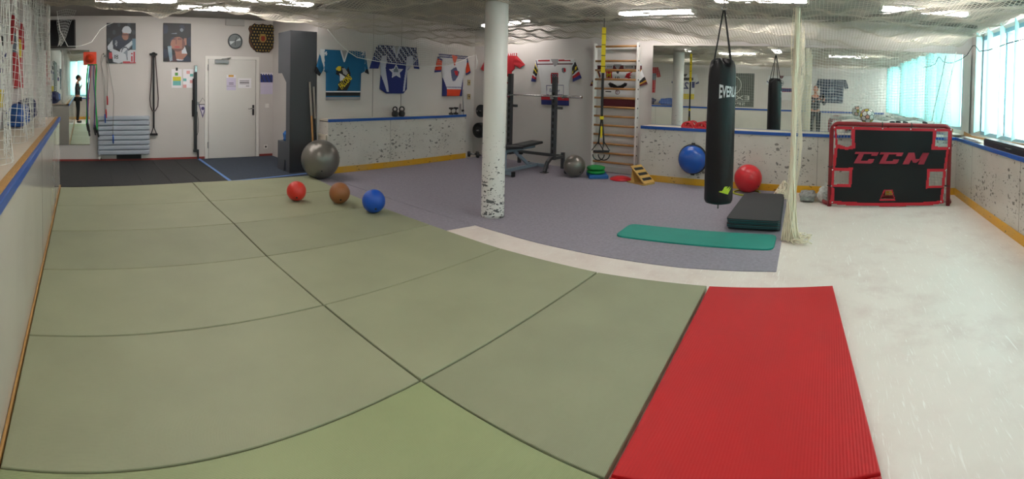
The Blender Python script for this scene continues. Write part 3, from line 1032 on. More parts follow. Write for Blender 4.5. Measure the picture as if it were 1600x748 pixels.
sheet('door_notice', 'lilac notice with an orange tab on the white door', 'paper', DOORW, (354, 117), (368.5, 141),
      lambda u, v: P_orange if v > 0.86 and 0.2 < u < 0.75 else P_white if v > 0.82 else P_dark if (0.38 < v < 0.42 or 0.46 < v < 0.5) and 0.25 < u < 0.75 else P_grey if 0.24 < v < 0.27 else P_lilac)
sheet('door_notice', 'white notice with dark lines of print on the white door', 'paper', DOORW, (372, 122), (392.5, 137.5),
      lambda u, v: P_dark if 0.12 < u < 0.85 and (0.70 < v < 0.76 or 0.57 < v < 0.63 or 0.46 < v < 0.52 or 0.37 < v < 0.41) or (0.6 < u < 0.85 and 0.18 < v < 0.23) else P_white, 44, 34)
t, w, h = sheet('wall_calendar', 'calendar with a blue team photo beside the door', 'calendar', FAR, (407, 113.5), (428, 147),
      lambda u, v: (P_white if v > 0.95 or (v > 0.9 and int(u * 11) % 2) else P_dark if int(u * 14 + v * 9) % 4 == 0 else P_blue) if v > 0.55 else P_grey if abs((u * 7) % 1 - 0.5) > 0.44 and v < 0.44 and v > 0.1 else P_lilac, 42, 60)

# posters (generic player pictures)
K = lambda n, c: mat('print_' + n, c, 0.45)
Bk, Nv, Wh, Sk, Rd, Gy, Dg, Lb, Skd = K('black', '16181e'), K('navy', '232b40'), K('white', 'c3c8cf'), K('skin', 'a3705f'), K('red', 'b23840'), K('grey', '7f8894'), K('darkgrey', '33373f'), K('steel_blue', '5f7f92'), K('skin_shade', '704a44')
def poster_a(u, v):
    x, y = u * 370, (1 - v) * 520
    if ((x - 255) / 58) ** 2 + ((y - 100) / 62) ** 2 < 1 and y < 125 + (x - 200) * 0.12: return Wh
    if ((x - 240) / 46) ** 2 + ((y - 165) / 56) ** 2 < 1: return Skd if (abs(y - 150) < 8 or x > 268) else Sk
    if in_poly((x, y), [(265, 360), (300, 345), (372, 345), (372, 520), (200, 520), (200, 495), (265, 480)]):
        if in_poly((x, y), [(205, 495), (300, 495), (300, 520), (205, 520)]): return Rd
        if 308 < x < 330 and 385 < y < 500 and not 405 < y < 425: return Rd
        if 340 < x < 362 and 370 < y < 510: return Rd
        if 300 < x < 370 and 505 < y: return Rd
        return Wh
    if in_poly((x, y), [(80, 500), (65, 370), (30, 355), (75, 330), (140, 360), (240, 400), (260, 490), (150, 520)]):
        if 95 < x < 104 and 410 < y < 460: return Bk
        if ((x - 128) / 18) ** 2 + ((y - 422) / 13) ** 2 < 1 and ((x - 128) / 9) ** 2 + ((y - 422) / 6) ** 2 > 1: return Bk
        if ((x - 128) / 19) ** 2 + ((y - 448) / 15) ** 2 < 1 and ((x - 128) / 9) ** 2 + ((y - 448) / 7) ** 2 > 1: return Bk
        return Wh
    d = ((x - 235) / 52) ** 2 + ((y - 390) / 85) ** 2
    if 0.7 < d < 1: return Nv
    if in_poly((x, y), [(75, 200), (180, 150), (225, 230), (290, 200), (330, 215), (280, 260), (170, 345), (90, 320)]):
        return Wh if ((x - 120) / 14) ** 2 + ((y - 265) / 40) ** 2 < 1 and int(x + y) % 7 < 3 else Nv
    if in_poly((x, y), [(10, 300), (75, 215), (80, 340), (15, 345)]): return Wh
    if in_poly((x, y), [(170, 340), (280, 260), (320, 210), (330, 280), (270, 350), (260, 470), (180, 500)]): return Wh if x + y < 600 else Gy
    if x > 325 and 200 < y < 340: return Lb
    return Rd if (30 < x < 70 and 380 < y < 460) else Dg if math.sin(x * 0.05) * math.sin(y * 0.031 + 1) > 0.55 else Bk
def poster_b(u, v):
    x, y = u * 345, (1 - v) * 495
    if in_poly((x, y), [(52, 300), (100, 290), (115, 480), (80, 495), (62, 400)]): return Lb if (x + y) % 23 < 16 else Wh
    if in_poly((x, y), [(75, 150), (110, 80), (190, 45), (260, 75), (280, 190), (240, 185), (180, 165), (80, 175)]):
        return Gy if ((x - 228) / 22) ** 2 + ((y - 85) / 24) ** 2 < 1 or (100 < x < 170 and 118 < y < 140 and y > 128 - (x - 130) * 0.15) else Bk
    if ((x - 180) / 90) ** 2 + ((y - 270) / 95) ** 2 < 1 and y > 165:
        if y < 215 and y > 190 and (100 < x < 150 or 175 < x < 230): return Skd
        if 140 < x < 200 and 300 < y < 312: return Rd
        return Skd if x > 235 or (155 < x < 165 and y < 270) or (y > 330) else Sk
    if 255 < x < 290 and 190 < y < 280: return Sk
    if in_poly((x, y), [(140, 350), (270, 300), (300, 400), (240, 470), (160, 460)]): return Sk if x < 230 else Wh if y < 390 else Sk
    if y > 400 and ((x - 210) / 150) ** 2 + ((y - 520) / 130) ** 2 < 1:
        return Wh if ((x - 205) / 45) ** 2 + ((y - 470) / 12) ** 2 < 1 else K('maroon', '4a2a34') if x < 170 else Nv
    return Nv if math.sin(x * 0.03 + 1) * math.sin(y * 0.02) > 0.4 else Bk
for fn, p0, p1, lab in ((poster_a, (166.5, 36), (212, 99), 'poster of a hockey player in a white helmet and white jersey'),
                        (poster_b, (255, 36), (298, 96.5), 'dark portrait poster of a player wearing a black helmet')):
    t, w, h = sheet('player_poster', lab, 'poster', FAR, p0, p1, fn, 74, 104, 0.02)

# clock
t = thing('wall_clock', 'round grey clock above the white door', 'clock', (*FAR.loc(*FAR.xz(367, 64.5)),))
FRM = Matrix(((1, 0, 0, 0), (0, 0, 1, 0), (0, -1, 0, 0), (0, 0, 0, 1)))      # lathe axis towards the room (-y)
def towards(mb, prof, n=40, loc=(0, 0, 0)):
    return mb.lathe(prof, n, Matrix.Translation(loc) @ Matrix(((1, 0, 0, 0), (0, 0, -1, 0), (0, 1, 0, 0), (0, 0, 0, 1))))
towards(MB(), [(0.150, 0.0), (0.150, 0.035), (0.138, 0.04), (0.134, 0.03), (0.134, 0.0)]).build('rim', mat('dark_grey_metal', '4d5356', 0.4, 0.5), t)
mb = MB().use(mat('clock_dial', '8a9092', 0.25, 0.3)); plate(mb, disc(0, 0, 0.133, 40), 0.0, 0.02)
mb.use(mat('clock_dial_reflection', 'c3cacb', 0.3)); plate(mb, [(0, 0), (0.12, 0.02), (0.10, 0.075)], 0.0205, 0.0215); plate(mb, [(0, 0), (-0.12, -0.005), (-0.10, -0.075)], 0.0205, 0.0215)  # pale wedges: light reflected on the dial, put in as colour
mb.build('dial', None, t)
mb = MB(); plate(mb, rect(-0.004, 0.004, -0.09, 0.02), 0.022, 0.025); plate(mb, [(0, 0), (0.012, 0.0), (0.03, 0.09), (0.024, 0.09)], 0.026, 0.028)
mb.build('hands', M_black, t)

# wooden crest with rows of pucks
x0, z1 = FAR.xz(388, 36); x1, z0 = FAR.xz(431, 83)
t = thing('puck_shield', 'wooden shield covered in dark hockey pucks above the door corner', 'shield', FAR.loc((x0 + x1) / 2, z0))
W_, H_ = (x1 - x0), (z1 - z0)
outl = [(-0.5, 0.80), (-0.46, 0.90), (-0.37, 0.92), (-0.29, 1.0), (-0.18, 0.95), (0, 1.0), (0.18, 0.95), (0.29, 1.0), (0.37, 0.92), (0.46, 0.90), (0.5, 0.80), (0.45, 0.68), (0.48, 0.5), (0.48, 0.35), (0.42, 0.2), (0.3, 0.08), (0.14, 0.015), (0, 0), (-0.14, 0.015), (-0.3, 0.08), (-0.42, 0.2), (-0.48, 0.35), (-0.48, 0.5), (-0.45, 0.68)]
outl = [(a * W_, b * H_) for a, b in outl]
plate(MB(), outl[::-1], 0, 0.025).build('board', mat('dark_stained_wood', '5b3f2a', 0.5, var=0.2), t)
mb = MB()
for i in range(9):
    for j in range(9):
        px_, pz_ = (-0.42 + 0.105 * i + (0.05 if j % 2 else 0)) * W_, (0.07 + 0.105 * j) * H_
        if not in_poly((px_ * 1.12, pz_), outl) or (abs(px_) < 0.14 * W_ and 0.32 * H_ < pz_ < 0.68 * H_): continue
        mb = MB().use(M_black); towards(mb, [(0.0355, 0.0255), (0.0355, 0.045), (0.031, 0.048)], 18, (px_, 0, pz_))
        mb.use(mat('gold_print', 'a78b45', 0.5)); towards(mb, [(0.018, 0.0481), (0.018, 0.0486)], 12, (px_, 0, pz_))
        mb.build('puck', None, t)
mb = MB().use(mat('gold_print', 'a78b45', 0.5)); plate(mb, [(a * 0.26, b * 0.3 + 0.35 * H_) for a, b in outl[::-1]], 0.0255, 0.04)
mb.use(mat('crest_red', '8e3524', 0.5)); plate(mb, [(a * 0.15, b * 0.19 + 0.385 * H_) for a, b in outl[::-1]], 0.0405, 0.045)
mb.build('crest', None, t)

x0, z1 = FAR.xz(352, 30); x1, z0 = FAR.xz(381, 41)
t = thing('vent_cover', 'flat white vent cover under the ceiling above the clock', 'vent', FAR.loc((x0 + x1) / 2, z0))
mb = MB().box((x0 - x1) / 2, (x1 - x0) / 2, -0.05, 0, 0, 2.795 - z0, None, 0.004); mb.build('cover', mat('grey_cover', 'b5b3b0', 0.6), t)
def small_plate(name, label, cat, px, py, s=0.085, dark=0.0):
    x, z = FAR.xz(px, py)
    t = thing(name, label, cat, FAR.loc(x, z))
    MB().box(-s / 2, s / 2, -0.012, 0, -s / 2, s / 2, None, 0.004).build('plate', M_white, t)
    if dark:
        mb = MB(); towards(mb, [(0.02, 0.0125), (0.016, 0.014)], 14); mb.build('socket_hole', M_black, t)
    else:
        MB().box(-s * 0.3, s * 0.3, -0.017, -0.0125, -s * 0.3, s * 0.3, None, 0.003).build('rocker', M_white, t)
small_plate('light_switch', 'white light switch beside the door handle', 'switch', 417, 165)
small_plate('wall_socket', 'white wall socket low beside the door', 'socket', 415, 229, 0.085, 1)

# pennant
x, z = FAR.xz(316.5, 163)
t = thing('pennant', 'small purple and white pennant hanging beside the door', 'pennant', FAR.loc(x, z))
mb = MB().use(mat('pennant_white', 'cfc9d6', 0.7)); plate(mb, [(-0.085, 0), (0.0, -0.27), (0.085, 0)], 0.002, 0.006)
mb.use(mat('pennant_purple', '4d4478', 0.7)); plate(mb, [(-0.085, 0), (-0.068, -0.0), (0.0, -0.22), (0.0, -0.27)], 0.0062, 0.008); plate(mb, [(0.085, 0), (0.0, -0.27), (0.0, -0.22), (0.068, 0)], 0.0062, 0.008)
plate(mb, disc(0.005, -0.08, 0.035, 12), 0.0062, 0.008); mb.build('flag', None, t)
MB().tube([(-0.088, -0.006, 0), (0.088, -0.006, 0)], 0.006, 6).build('bar', M_black, t)
MB().tube([(-0.085, -0.006, 0.003), (0, -0.006, 0.13), (0.085, -0.006, 0.003)], 0.0035, 5).build('cord', M_black, t)

# radiator + vent + pipes
t = thing('radiator', 'grey flat radiator with horizontal ribs on the far wall', 'radiator', (0.775, 9.1365, 0.14))
M_rad = mat('grey_radiator_enamel', 'a5adb8', 0.4)
mb = MB()
for k in range(8):
    mb.box(-0.5, 0.5, -0.115, -0.045, k * 0.094, k * 0.094 + 0.086, None, 0.02)
mb.box(-0.48, 0.48, -0.045, -0.01, 0.03, 0.72)
mb.build('panel', M_rad, t)
v = MB().tube([(-0.47, -0.08, 0.01), (-0.47, -0.08, -0.06), (-0.44, -0.06, -0.075), (-0.44, -0.0, -0.075)], 0.013, 8).build('valve', M_chrome, t)
MB().cyl((-0.47, -0.09, -0.05), (-0.47, -0.16, -0.05), 0.022, None, 14).build('knob', M_white, v)
t = thing('floor_grille', 'black grille in the wall under the radiator', 'grille', (0.88, 9.1365, 0.016))
mb = MB().box(-0.24, 0.24, -0.012, 0, 0, 0.12)
for k in range(6):
    mb.box(-0.235, 0.235, -0.02, -0.0125, 0.01 + k * 0.019, 0.018 + k * 0.019)
mb.build('slats', M_black, t)

# orange cone hung on the wall with exercise bands below
M_orange = mat('orange_plastic', 'ee4a22', 0.4)
t = thing('traffic_cone', 'orange training cone with square base fixed to the wall', 'cone', (0.135, 9.118, 1.985))
MB().box(-0.125, 0.125, -0.018, 0.016, -0.125, 0.125, None, 0.008).build('base', M_orange, t)
mb = MB(); towards(mb, [(0.085, 0.018), (0.075, 0.03), (0.028, 0.26), (0.018, 0.262), (0.016, 0.2)], 28); mb.build('cone_body', M_orange, t)
mb = MB(); towards(mb, [(0.0635, 0.08), (0.0525, 0.135)], 28); mb.build('collar', mat('pale_orange_band', 'f08a66', 0.4), t)
def band(label, col, x0, x1, zl, zr, r=0.008, yy=-0.06, seed=0):
    rr = random.Random(seed)
    t = thing('exercise_band', label, 'band', (0.135, 9.125, 1.86), 0, 'exercise bands under the cone')
    p = []
    for i in range(13):
        s = i / 12
        p.append((x0 - 0.135 + 0.015 * math.sin(s * 5 + seed) + (0.05 if x0 < 0.14 else 0.0) * s, yy - 0.01 * (i % 2), -0.0 + (zl - 1.86) * (1 - s) + 0))
    p = p + [((x0 + x1) / 2 - 0.135, yy, 0.0)]
    q = []
    for i in range(13):
        s = i / 12
        q.append((x1 - 0.135 + 0.015 * math.sin(s * 6 + seed * 2), yy - 0.01 * (i % 2), (zr - 1.86) * s - 0.0))
    bd = MB().tube(p[:-1] + q, r, 8).build('elastic_tube', mat('elastic_' + label.split()[0], col, 0.4), t)
    for e, z in ((p[0], zl), (q[-1], zr)):
        mb = MB().obox((e[0], e[1], z - 1.86 + 0.02), (e[0] + 0.03, e[1], z - 1.86 - 0.13), 0.032, 0.032, 0.01)
        mb.build('handle', M_black, t)
band('green exercise band hanging from the orange cone', '1fae4c', 0.05, 0.245, 0.74, 0.62, 0.014, -0.16, 1)
band('purple exercise band hanging from the orange cone', '5a4a86', 0.075, 0.21, 0.72, 0.66, 0.011, -0.19, 2)
band('crimson exercise band hanging from the orange cone', 'a83a55', 0.09, 0.225, 0.64, 0.70, 0.010, -0.135, 3)
M_cable = mat('clear_grey_cable', '9d9a94', 0.4)
def jump_rope(label, hx, hz, ends, col, sh, group='jump ropes on the far wall'):
    t = thing('jump_rope', label, 'rope', (hx, 9.1365, hz), 0, group)
    (ax, az), (bx, bz) = ends
    pts = [(ax, -0.16 - sh, az), (ax - 0.02, -0.13 - sh, az * 0.5), (-0.05 - sh, -0.03, -0.15), (-0.035, -0.035, -0.02), (0, -0.04, 0.01), (0.04, -0.035, -0.03), (0.06 + sh, -0.03, -0.2), (bx + 0.02, -0.13 - sh, bz * 0.5), (bx, -0.16 - sh, bz)]
    MB().tube(pts, 0.006, 6).build('cord', M_cable, t)
    for x, z in ends:
        MB().tube([(x, -0.16 - sh, z), (x + 0.004, -0.16 - sh, z - 0.06), (x + 0.006, -0.162 - sh, z - 0.17)], [0.011, 0.015, 0.013], 10).build('handle', col, t)
    MB().cyl((0, 0, 0), (0, -0.05, 0), 0.012, None, 10).build('hook', M_black_metal, t)
M_redp, M_bluep = mat('red_plastic', 'c8262f', 0.35), mat('blue_plastic', '2758b0', 0.35)
jump_rope('jump rope with red handles hanging over the radiator', 0.395, 2.07, [(0.035, -1.05), (0.06, -0.80)], M_redp, 0.0)
jump_rope('jump rope with blue handles hanging low over the radiator', 0.42, 2.03, [(-0.01, -1.10), (0.14, -1.49)], M_bluep, 0.02)

# strap trainer
x, z = FAR.xz(239.5, 85)
t = thing('strap_trainer', 'black strap trainer with brown tube loops hanging on the wall', 'strap', FAR.loc(x, z))
mb = MB().box(-0.075, 0.075, -0.04, 0, -0.02, 0.02, None, 0.006); mb.torus((0, -0.05, -0.01), 0.04, 0.012, 'Y', 16, 6); mb.build('anchor', M_black, t)
M_tubing = mat('brown_rubber_tube', '4b3b3a', 0.45)
for s, x1 in ((-1, 0.035), (1, 0.05)):
    MB().tube([(s * 0.03, -0.055, -0.02), (s * (x1 + 0.015), -0.05, -0.5), (s * (x1 + 0.04), -0.05, -0.85), (s * (x1 + 0.03), -0.05, -1.0), (s * 0.03, -0.05, -1.09), (0.0, -0.055, -1.10)], 0.010, 8).build('tube_loop', M_tubing, t)
MB().box(-0.018, 0.018, -0.048, -0.04, -1.42, -0.02).build('strap', M_black, t)
mb = MB().tube([(0, -0.045, -1.4), (-0.055, -0.05, -1.54)], 0.008, 6).tube([(0, -0.045, -1.4), (0.055, -0.05, -1.54)], 0.008, 6).cyl((-0.075, -0.05, -1.55), (0.075, -0.05, -1.55), 0.022, None, 12)
mb.build('handle', M_black, t)

# black telescopic rail standing on the wall
t = thing('wall_rail', 'tall black rail standing against the wall beside the pennant', 'rail', (2.19, 9.1365, 0))
MB().box(-0.028, 0.028, -0.075, -0.02, 0.20, 1.72, None, 0.004).build('rail', M_black_metal, t)
MB().box(-0.028, 0.03, -0.09, -0.02, 1.722, 1.86, None, 0.01).build('top_clamp', M_chrome, t)
MB().box(-0.065, -0.03, -0.06, -0.01, 0.85, 1.18, None, 0.008).box(-0.05, -0.032, -0.05, -0.01, 1.18, 1.6, None, 0.004).build('slider', M_black, t)
MB().box(-0.04, 0.07, -0.07, -0.02, 0.155, 0.198, None, 0.004).box(0.04, 0.07, -0.07, -0.02, 0.016, 0.155, None, 0.004).build('foot', M_black_metal, t)
MB().tube([(0.035, -0.05, 0.95), (0.06, -0.05, 0.75), (0.055, -0.05, 0.55), (0.032, -0.05, 0.48)], 0.005, 6).build('cable', M_black, t)
MB().box(0.03, 0.07, -0.05, -0.01, 1.08, 1.14, None, 0.004).build('bracket', M_steel, t)

# dark screen box in the corner, with a scrap of netting in front
t = thing('wall_screen', 'dark boxy screen hung high in the corner above the upright mirror', 'screen', (-0.40, 9.0, 2.17))
M_dark = mat('dark_brown_black_casing', '2a2422', 0.4)
MB().box(-0.26, 0.27, -0.2, -0.03, 0, 0.52, None, 0.012).build('casing', M_dark, t)
MB().box(-0.235, 0.245, -0.205, -0.201, 0.035, 0.495).build('display', mat('black_screen', '17161a', 0.15), t)
MB().box(-0.05, 0.05, -0.03, 0.134, 0.2, 0.3).build('bracket', M_black_metal, t)
us = np.linspace(0, 1, 10); vs_ = np.linspace(0, 1, 14)
UU, VV = np.meshgrid(us, vs_, indexing='ij')
t = thing('net_scrap', 'white scrap of netting dangling in front of the dark screen', 'net', (-0.3, 8.0, 2.1))
zt_ = 0.62
P = np.stack([-0.12 + UU * (0.05 + 0.26 * VV) + 0.03 * (1 - VV) * np.sin(VV * 6), 0.02 * np.sin(UU * 9 + VV * 7), 0.03 + (zt_ - 0.03) * VV + 0.03 * np.sin(UU * 3)], -1)
net('netting', P, 0.0022, M_net_w, t)
MB().tube([(-0.13, 0, 0.62), (-0.08, 0, 0.3), (0.05, -0.02, 0.03), (0.25, -0.02, 0.03), (0.45, 0, 0.1), (0.6, 0.1, 0.32), (0.72, 0.3, 0.42), (0.85, 0.6, 0.5)], 0.006, 6).build('edge_rope', M_net_w, t)

# ------------------------------------------------------------------ grey locker tower with blue bundle, sticks
M_lock = mat('anthracite_laminate', '3d3e42', 0.5)
M_lock2 = mat('dark_cavity', '1c1d20', 0.7)
LX, LY = 3.345, 7.185
t = thing('locker_tower', 'tall dark grey locker with a cut-out side by the door alcove', 'locker', (LX, LY, 0.0085))
w_, d_, h_ = 0.495, 0.50, 2.385
MB().box(0.0, w_, 0.0, 0.018, 0, h_).build('front_panel', M_lock, t)
mb = MB()
side = [(0.018, 0), (0.12, 0), (0.16, 0.2), (0.20, 0.2), (0.24, 0.0), (d_, 0), (d_, 0.50), (0.16, 0.50), (0.16, 1.52), (0.34, 1.68), (d_, 1.68), (d_, h_), (0.018, h_)]
SIDE = Matrix(((0, 0, 1, 0), (1, 0, 0, 0), (0, 1, 0, 0), (0, 0, 0, 1)))
mb.prism(side, 0.0, 0.018, SIDE)
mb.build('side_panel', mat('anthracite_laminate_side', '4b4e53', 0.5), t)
mb = MB().box(w_ - 0.018, w_, 0.019, d_, 0, h_).box(0.019, w_ - 0.019, 0.019, d_, h_ - 0.018, h_).box(0.019, w_ - 0.019, 0.019, d_, 0.48, 0.498)
mb.build('carcass', M_lock, t)
MB().box(0.30, w_ - 0.019, 0.019, d_, 0.50, 1.7).build('inner_back', M_lock2, t)
M_bluecloth = mat('blue_fabric', '2f6fb8', 0.8, var=0.15, vscale=12)
def bundle(name, label, cat, loc, sx, sy, sz, m, seed, extra=None):
    bm = bmesh.new()
    bmesh.ops.create_icosphere(bm, subdivisions=4, radius=1)
    rr = random.Random(seed); ph = [rr.uniform(0, 6.28) for _ in range(6)]
    for v in bm.verts:
        c = v.co
        k = 1 + 0.10 * math.sin(c.x * 5 + ph[0]) * math.sin(c.y * 4 + ph[1]) + 0.08 * math.sin(c.z * 7 + c.x * 3 + ph[2]) + 0.04 * math.sin(11 * c.y + 9 * c.z + ph[3])
        sq = lambda q: math.copysign(abs(q) ** 0.7, q)
        v.co = Vector((sq(c.x) * k * sx, sq(c.y) * k * sy, max(-1, sq(c.z) * k) * sz))
    zmin = min(v.co.z for v in bm.verts)
    for v in bm.verts: v.co.z -= zmin
    for f in bm.faces: f.smooth = True
    me = bpy.data.meshes.new(name); bm.to_mesh(me); bm.free(); me.materials.append(m)
    o = bpy.data.objects.new(name, me); COL.objects.link(o); o.location = loc
    if label: tag(o, label, cat)
    return o
bundle('cloth_bundle', 'blue cloth bundle on the shelf inside the grey locker', 'cloth', (LX + 0.15, LY + 0.34, 0.508), 0.10, 0.10, 0.085, M_bluecloth, 3)
bundle('cloth_bundle', 'blue cloth bundle showing in the foot notch of the grey locker', 'cloth', (LX + 0.14, LY + 0.2, 0.0095), 0.09, 0.085, 0.08, M_bluecloth, 4)
M_wood = mat('pale_ash_wood', 'b98a55', 0.5, var=0.18, vscale=14, stretch=(6, 6, 1))
M_tapew = mat('grey_stick_tape', '9a958c', 0.7)
def leaning_stick(label, foot, top, m):
    t = thing('hockey_stick', label, 'stick', foot, 0, None)
    f = Vector((0, 0, 0.0)); p = Vector(top) - Vector(foot)
    MB().obox(f.lerp(p, 0.03), f.lerp(p, 0.62), 0.022, 0.03, 0.005).build('shaft', m, t)
    MB().obox(f.lerp(p, 0.621), p, 0.024, 0.032, 0.005).build('grip', M_tapew, t)
    MB().obox(f.lerp(p, 0.029) , f.lerp(p, 0.029) + Vector((0.05, -0.12, -0.02)), 0.012, 0.05, 0.004).build('blade', m, t)
leaning_stick('wooden hockey stick leaning between the grey locker and the jersey wall', (3.735, 7.03, 0.03), (3.70, 7.163, 1.54), M_wood)
leaning_stick('black hockey stick leaning between the grey locker and the jersey wall', (3.80, 7.05, 0.03), (3.775, 7.163, 1.46), M_black_metal)

# ------------------------------------------------------------------ balls
def ball(name, label, loc, r, m, group=None, stripes=True, mark=None):
    mb = MB()
    n = 48
    prof = []
    for i in range(49):
        a = PI * i / 48
        rr_ = r * (1 - (0.004 if stripes and i % 3 == 0 and 8 < i < 40 else 0))
        prof.append((max(1e-6, rr_ * math.sin(a)), -rr_ * math.cos(a)))
    mb.lathe(prof, n)
    t = thing(name, label, 'ball', (loc[0], loc[1], loc[2]), 0, group)
    o = mb.build('shell', m, t); o.location = (0, 0, r); o.rotation_euler = (0.35, 0.25, 0.4)
    mb = MB(); mb.lathe([(0.012, 0.0), (0.012, 0.004), (0.006, 0.007)], 12)
    pl_ = mb.build('valve_plug', mark or M_black, t)
    d = Vector((-0.35, -0.80, -0.45)).normalized()
    pl_.rotation_euler = d.to_track_quat('Z', 'Y').to_euler(); pl_.location = d * (r * 0.995) + Vector((0, 0, r))
    return t
M_silver = mat('silver_grey_vinyl', '7c7871', 0.3, 0.45, spec=0.6)
ball('exercise_ball', 'large silver exercise ball by the grey locker', (3.60, 6.60 - 0.02, 0.0075), 0.308, M_silver, None)
ball('exercise_ball', 'small silver exercise ball beside the balance cushions', (6.95, 4.10, 0.0075), 0.187, M_silver, None)
ball('exercise_ball', 'red exercise ball below the big mirror', (7.105, 1.19, 0.0075), 0.212, mat('red_vinyl', 'd0222c', 0.3, spec=0.6))
ball('medicine_ball', 'red ball on the green mats, next to the brown ball', (2.58, 5.33, 0.036), 0.123, mat('red_ball_rubber', 'd8362a', 0.4))
ball('medicine_ball', 'brown ball on the green mats between red and blue', (3.00, 4.98, 0.036), 0.128, mat('brown_ball_rubber', '9a6238', 0.45))
ball('medicine_ball', 'blue ball on the green mats by the carpet edge', (3.12, 4.42, 0.036), 0.133, mat('blue_ball_rubber', '1450b4', 0.4))
tag(MB().torus((7.02, 1.19, 0.021), 0.20, 0.012, 'Z', 48, 8).build('floor_ring', mat('lime_plastic', 'b9c23a', 0.4)), 'lime green ring on the carpet under the red exercise ball', 'ring')

# dome trainer hung on the board by a cord
t = thing('balance_dome', 'blue balance dome with black rim hung on the white board', 'dome', (7.312, 2.125, 0.43), FACE_IN_X)
mb = MB(); towards(mb, [(0.235, 0.0), (0.242, 0.012), (0.242, 0.04), (0.235, 0.05), (0.0, 0.05)], 48); mb.build('rim', M_black, t)
mb = MB(); towards(mb, [(0.226 * math.cos(a), 0.0505 + 0.20 * math.sin(a)) for a in [PI / 2 * i / 16 for i in range(16)]] + [(0.0005, 0.2505)], 48); mb.build('dome', mat('blue_vinyl', '1a55b0', 0.25, spec=0.6), t)
for z in (0.245, -0.245):
    MB().box(-0.03, 0.03, -0.03, -0.005, z - 0.015, z + 0.015, None, 0.006).build('grip', M_black, t)
MB().tube([(0, -0.02, 0.255), (0.005, -0.02, 0.36), (0, -0.018, 0.44)], 0.004, 5).build('cord', M_net_w, t)

# ------------------------------------------------------------------ exercise mats
def rounded(poly, r, n=5):
    out = []
    N = len(poly)
    for i in range(N):
        p0, p1, p2 = Vector(poly[i - 1]), Vector(poly[i]), Vector(poly[(i + 1) % N])
        a, b = (p0 - p1).normalized(), (p2 - p1).normalized()
        for k in range(n + 1):
            s = k / n
            q = (p1 + a * r * (1 - s)).lerp(p1 + b * r * s, 0.5)
            q = p1 + a * r * (1 - s) ** 2 + b * r * s ** 2
            out.append((q.x, q.y))
    return out
M_teal = mat('teal_foam', '078c7e', 0.6, var=0.05)
tag(slab('exercise_mat', rounded([(4.34, 2.07), (4.82, 2.10), (4.99, 0.505), (4.50, 0.49)], 0.10), 0.0075, 0.022, M_teal, 0.004), 'teal exercise mat lying open on the grey carpet', 'mat')
M_mblack = mat('black_foam', '2b2c30', 0.65)
M_mteal = mat('dark_teal_foam', '1f5a60', 0.6)
words_ = ['at the very bottom of', 'second from the bottom of', 'third from the bottom of', 'in the middle of', 'third from the top of', 'second from the top of', 'topmost of']
for k in range(7):
    rr = random.Random(k + 11)
    dx, dy = rr.uniform(-0.012, 0.012), rr.uniform(-0.008, 0.008)
    if k < 2: dx += 0.05
    poly = rounded([(5.06 + dx, 1.07 + dy), (6.46 + dx, 1.11 + dy), (6.52 + dx, 0.585 + dy), (5.10 + dx, 0.49 + dy)], 0.05, 4)
    z = 0.0078 + k * 0.0185
    mb = MB().use(M_mblack)
    low = M_mblack if k < 2 else M_mteal
    mb.use(low); mb.prism(poly[::-1], z, z + 0.0085)
    mb.use(M_mblack); mb.prism([(x, y) for x, y in poly[::-1]], z + 0.0086, z + 0.018)
    tag(mb.build('exercise_mat'), 'black and teal exercise mat, %s the stack by the net' % words_[k], 'mat', 'stacked black exercise mats')

M_redmat = mat('red_ribbed_vinyl', 'c01017', 0.5, var=0.04, vscale=2, spec=0.35)
wave_bump(M_redmat, 22, 'Y', 0.3, 0.002)
c = lambda x, y: (x * 0.966, y * 0.966)
t = thing('folding_mat', 'long red ribbed folding mat in front', 'mat', (2.4, 0.3, 0.0))
def sub(p): return (p[0] - 2.4, p[1] - 0.3)
A_, B_, C_, D_ = c(3.56, 0.875), c(3.765, -0.075), c(1.83, -0.26), c(1.63, 0.77)
E_, F_ = (B_[0] + (C_[0] - B_[0]) * 2.0, B_[1] + (C_[1] - B_[1]) * 2.0), (A_[0] + (D_[0] - A_[0]) * 2.0, A_[1] + (D_[1] - A_[1]) * 2.0)
C2, D2 = (C_[0] + 0.05, C_[1] + 0.004), (D_[0] + 0.02, D_[1] + 0.002)
for q in ([A_, B_, C2, D2], [(D2[0] - 0.012, D2[1]), (C2[0] - 0.012, C2[1]), (0.45, -0.33), (0.45, 0.70)]):
    o = slab('mat_section', [sub(p) for p in q], 0.0365, 0.0865, M_redmat, 0.007); o.parent = t
for o in t.children: o.location.z = -0.0355

# ------------------------------------------------------------------ punching bag
M_bag = mat('black_vinyl_bag', '131418', 0.42, spec=0.4, bump=0.12, bscale=40)
BX, BY = 4.88, 1.13
t = thing('punching_bag', 'tall black punching bag hanging from the ceiling', 'punching bag', (BX, BY, 0.335))
mb = MB()
prof = [(0.001, 0.0), (0.09, 0.003), (0.138, 0.016), (0.150, 0.045), (0.152, 0.3), (0.150, 0.8), (0.147, 1.35), (0.140, 1.44), (0.128, 1.475), (0.10, 1.495), (0.04, 1.50), (0.001, 1.50)]
mb.lathe(prof, 56)
vs = []
for v in mb.v:
    v = Vector(v)
    if v.z > 1.2:
        k = (v.z - 1.2) / 0.3; a = math.atan2(v.y, v.x)
        v.x *= 1 - 0.06 * k * (0.5 + 0.5 * math.cos(7 * a)); v.y *= 1 - 0.06 * k * (0.5 + 0.5 * math.cos(7 * a)); v.z += 0.03 * k * math.cos(4 * a + 0.5)
    vs.append(tuple(v))
mb.v = vs
mb.build('bag_body', M_bag, t)
top = Vector((0.0, 0.0, 2.06))
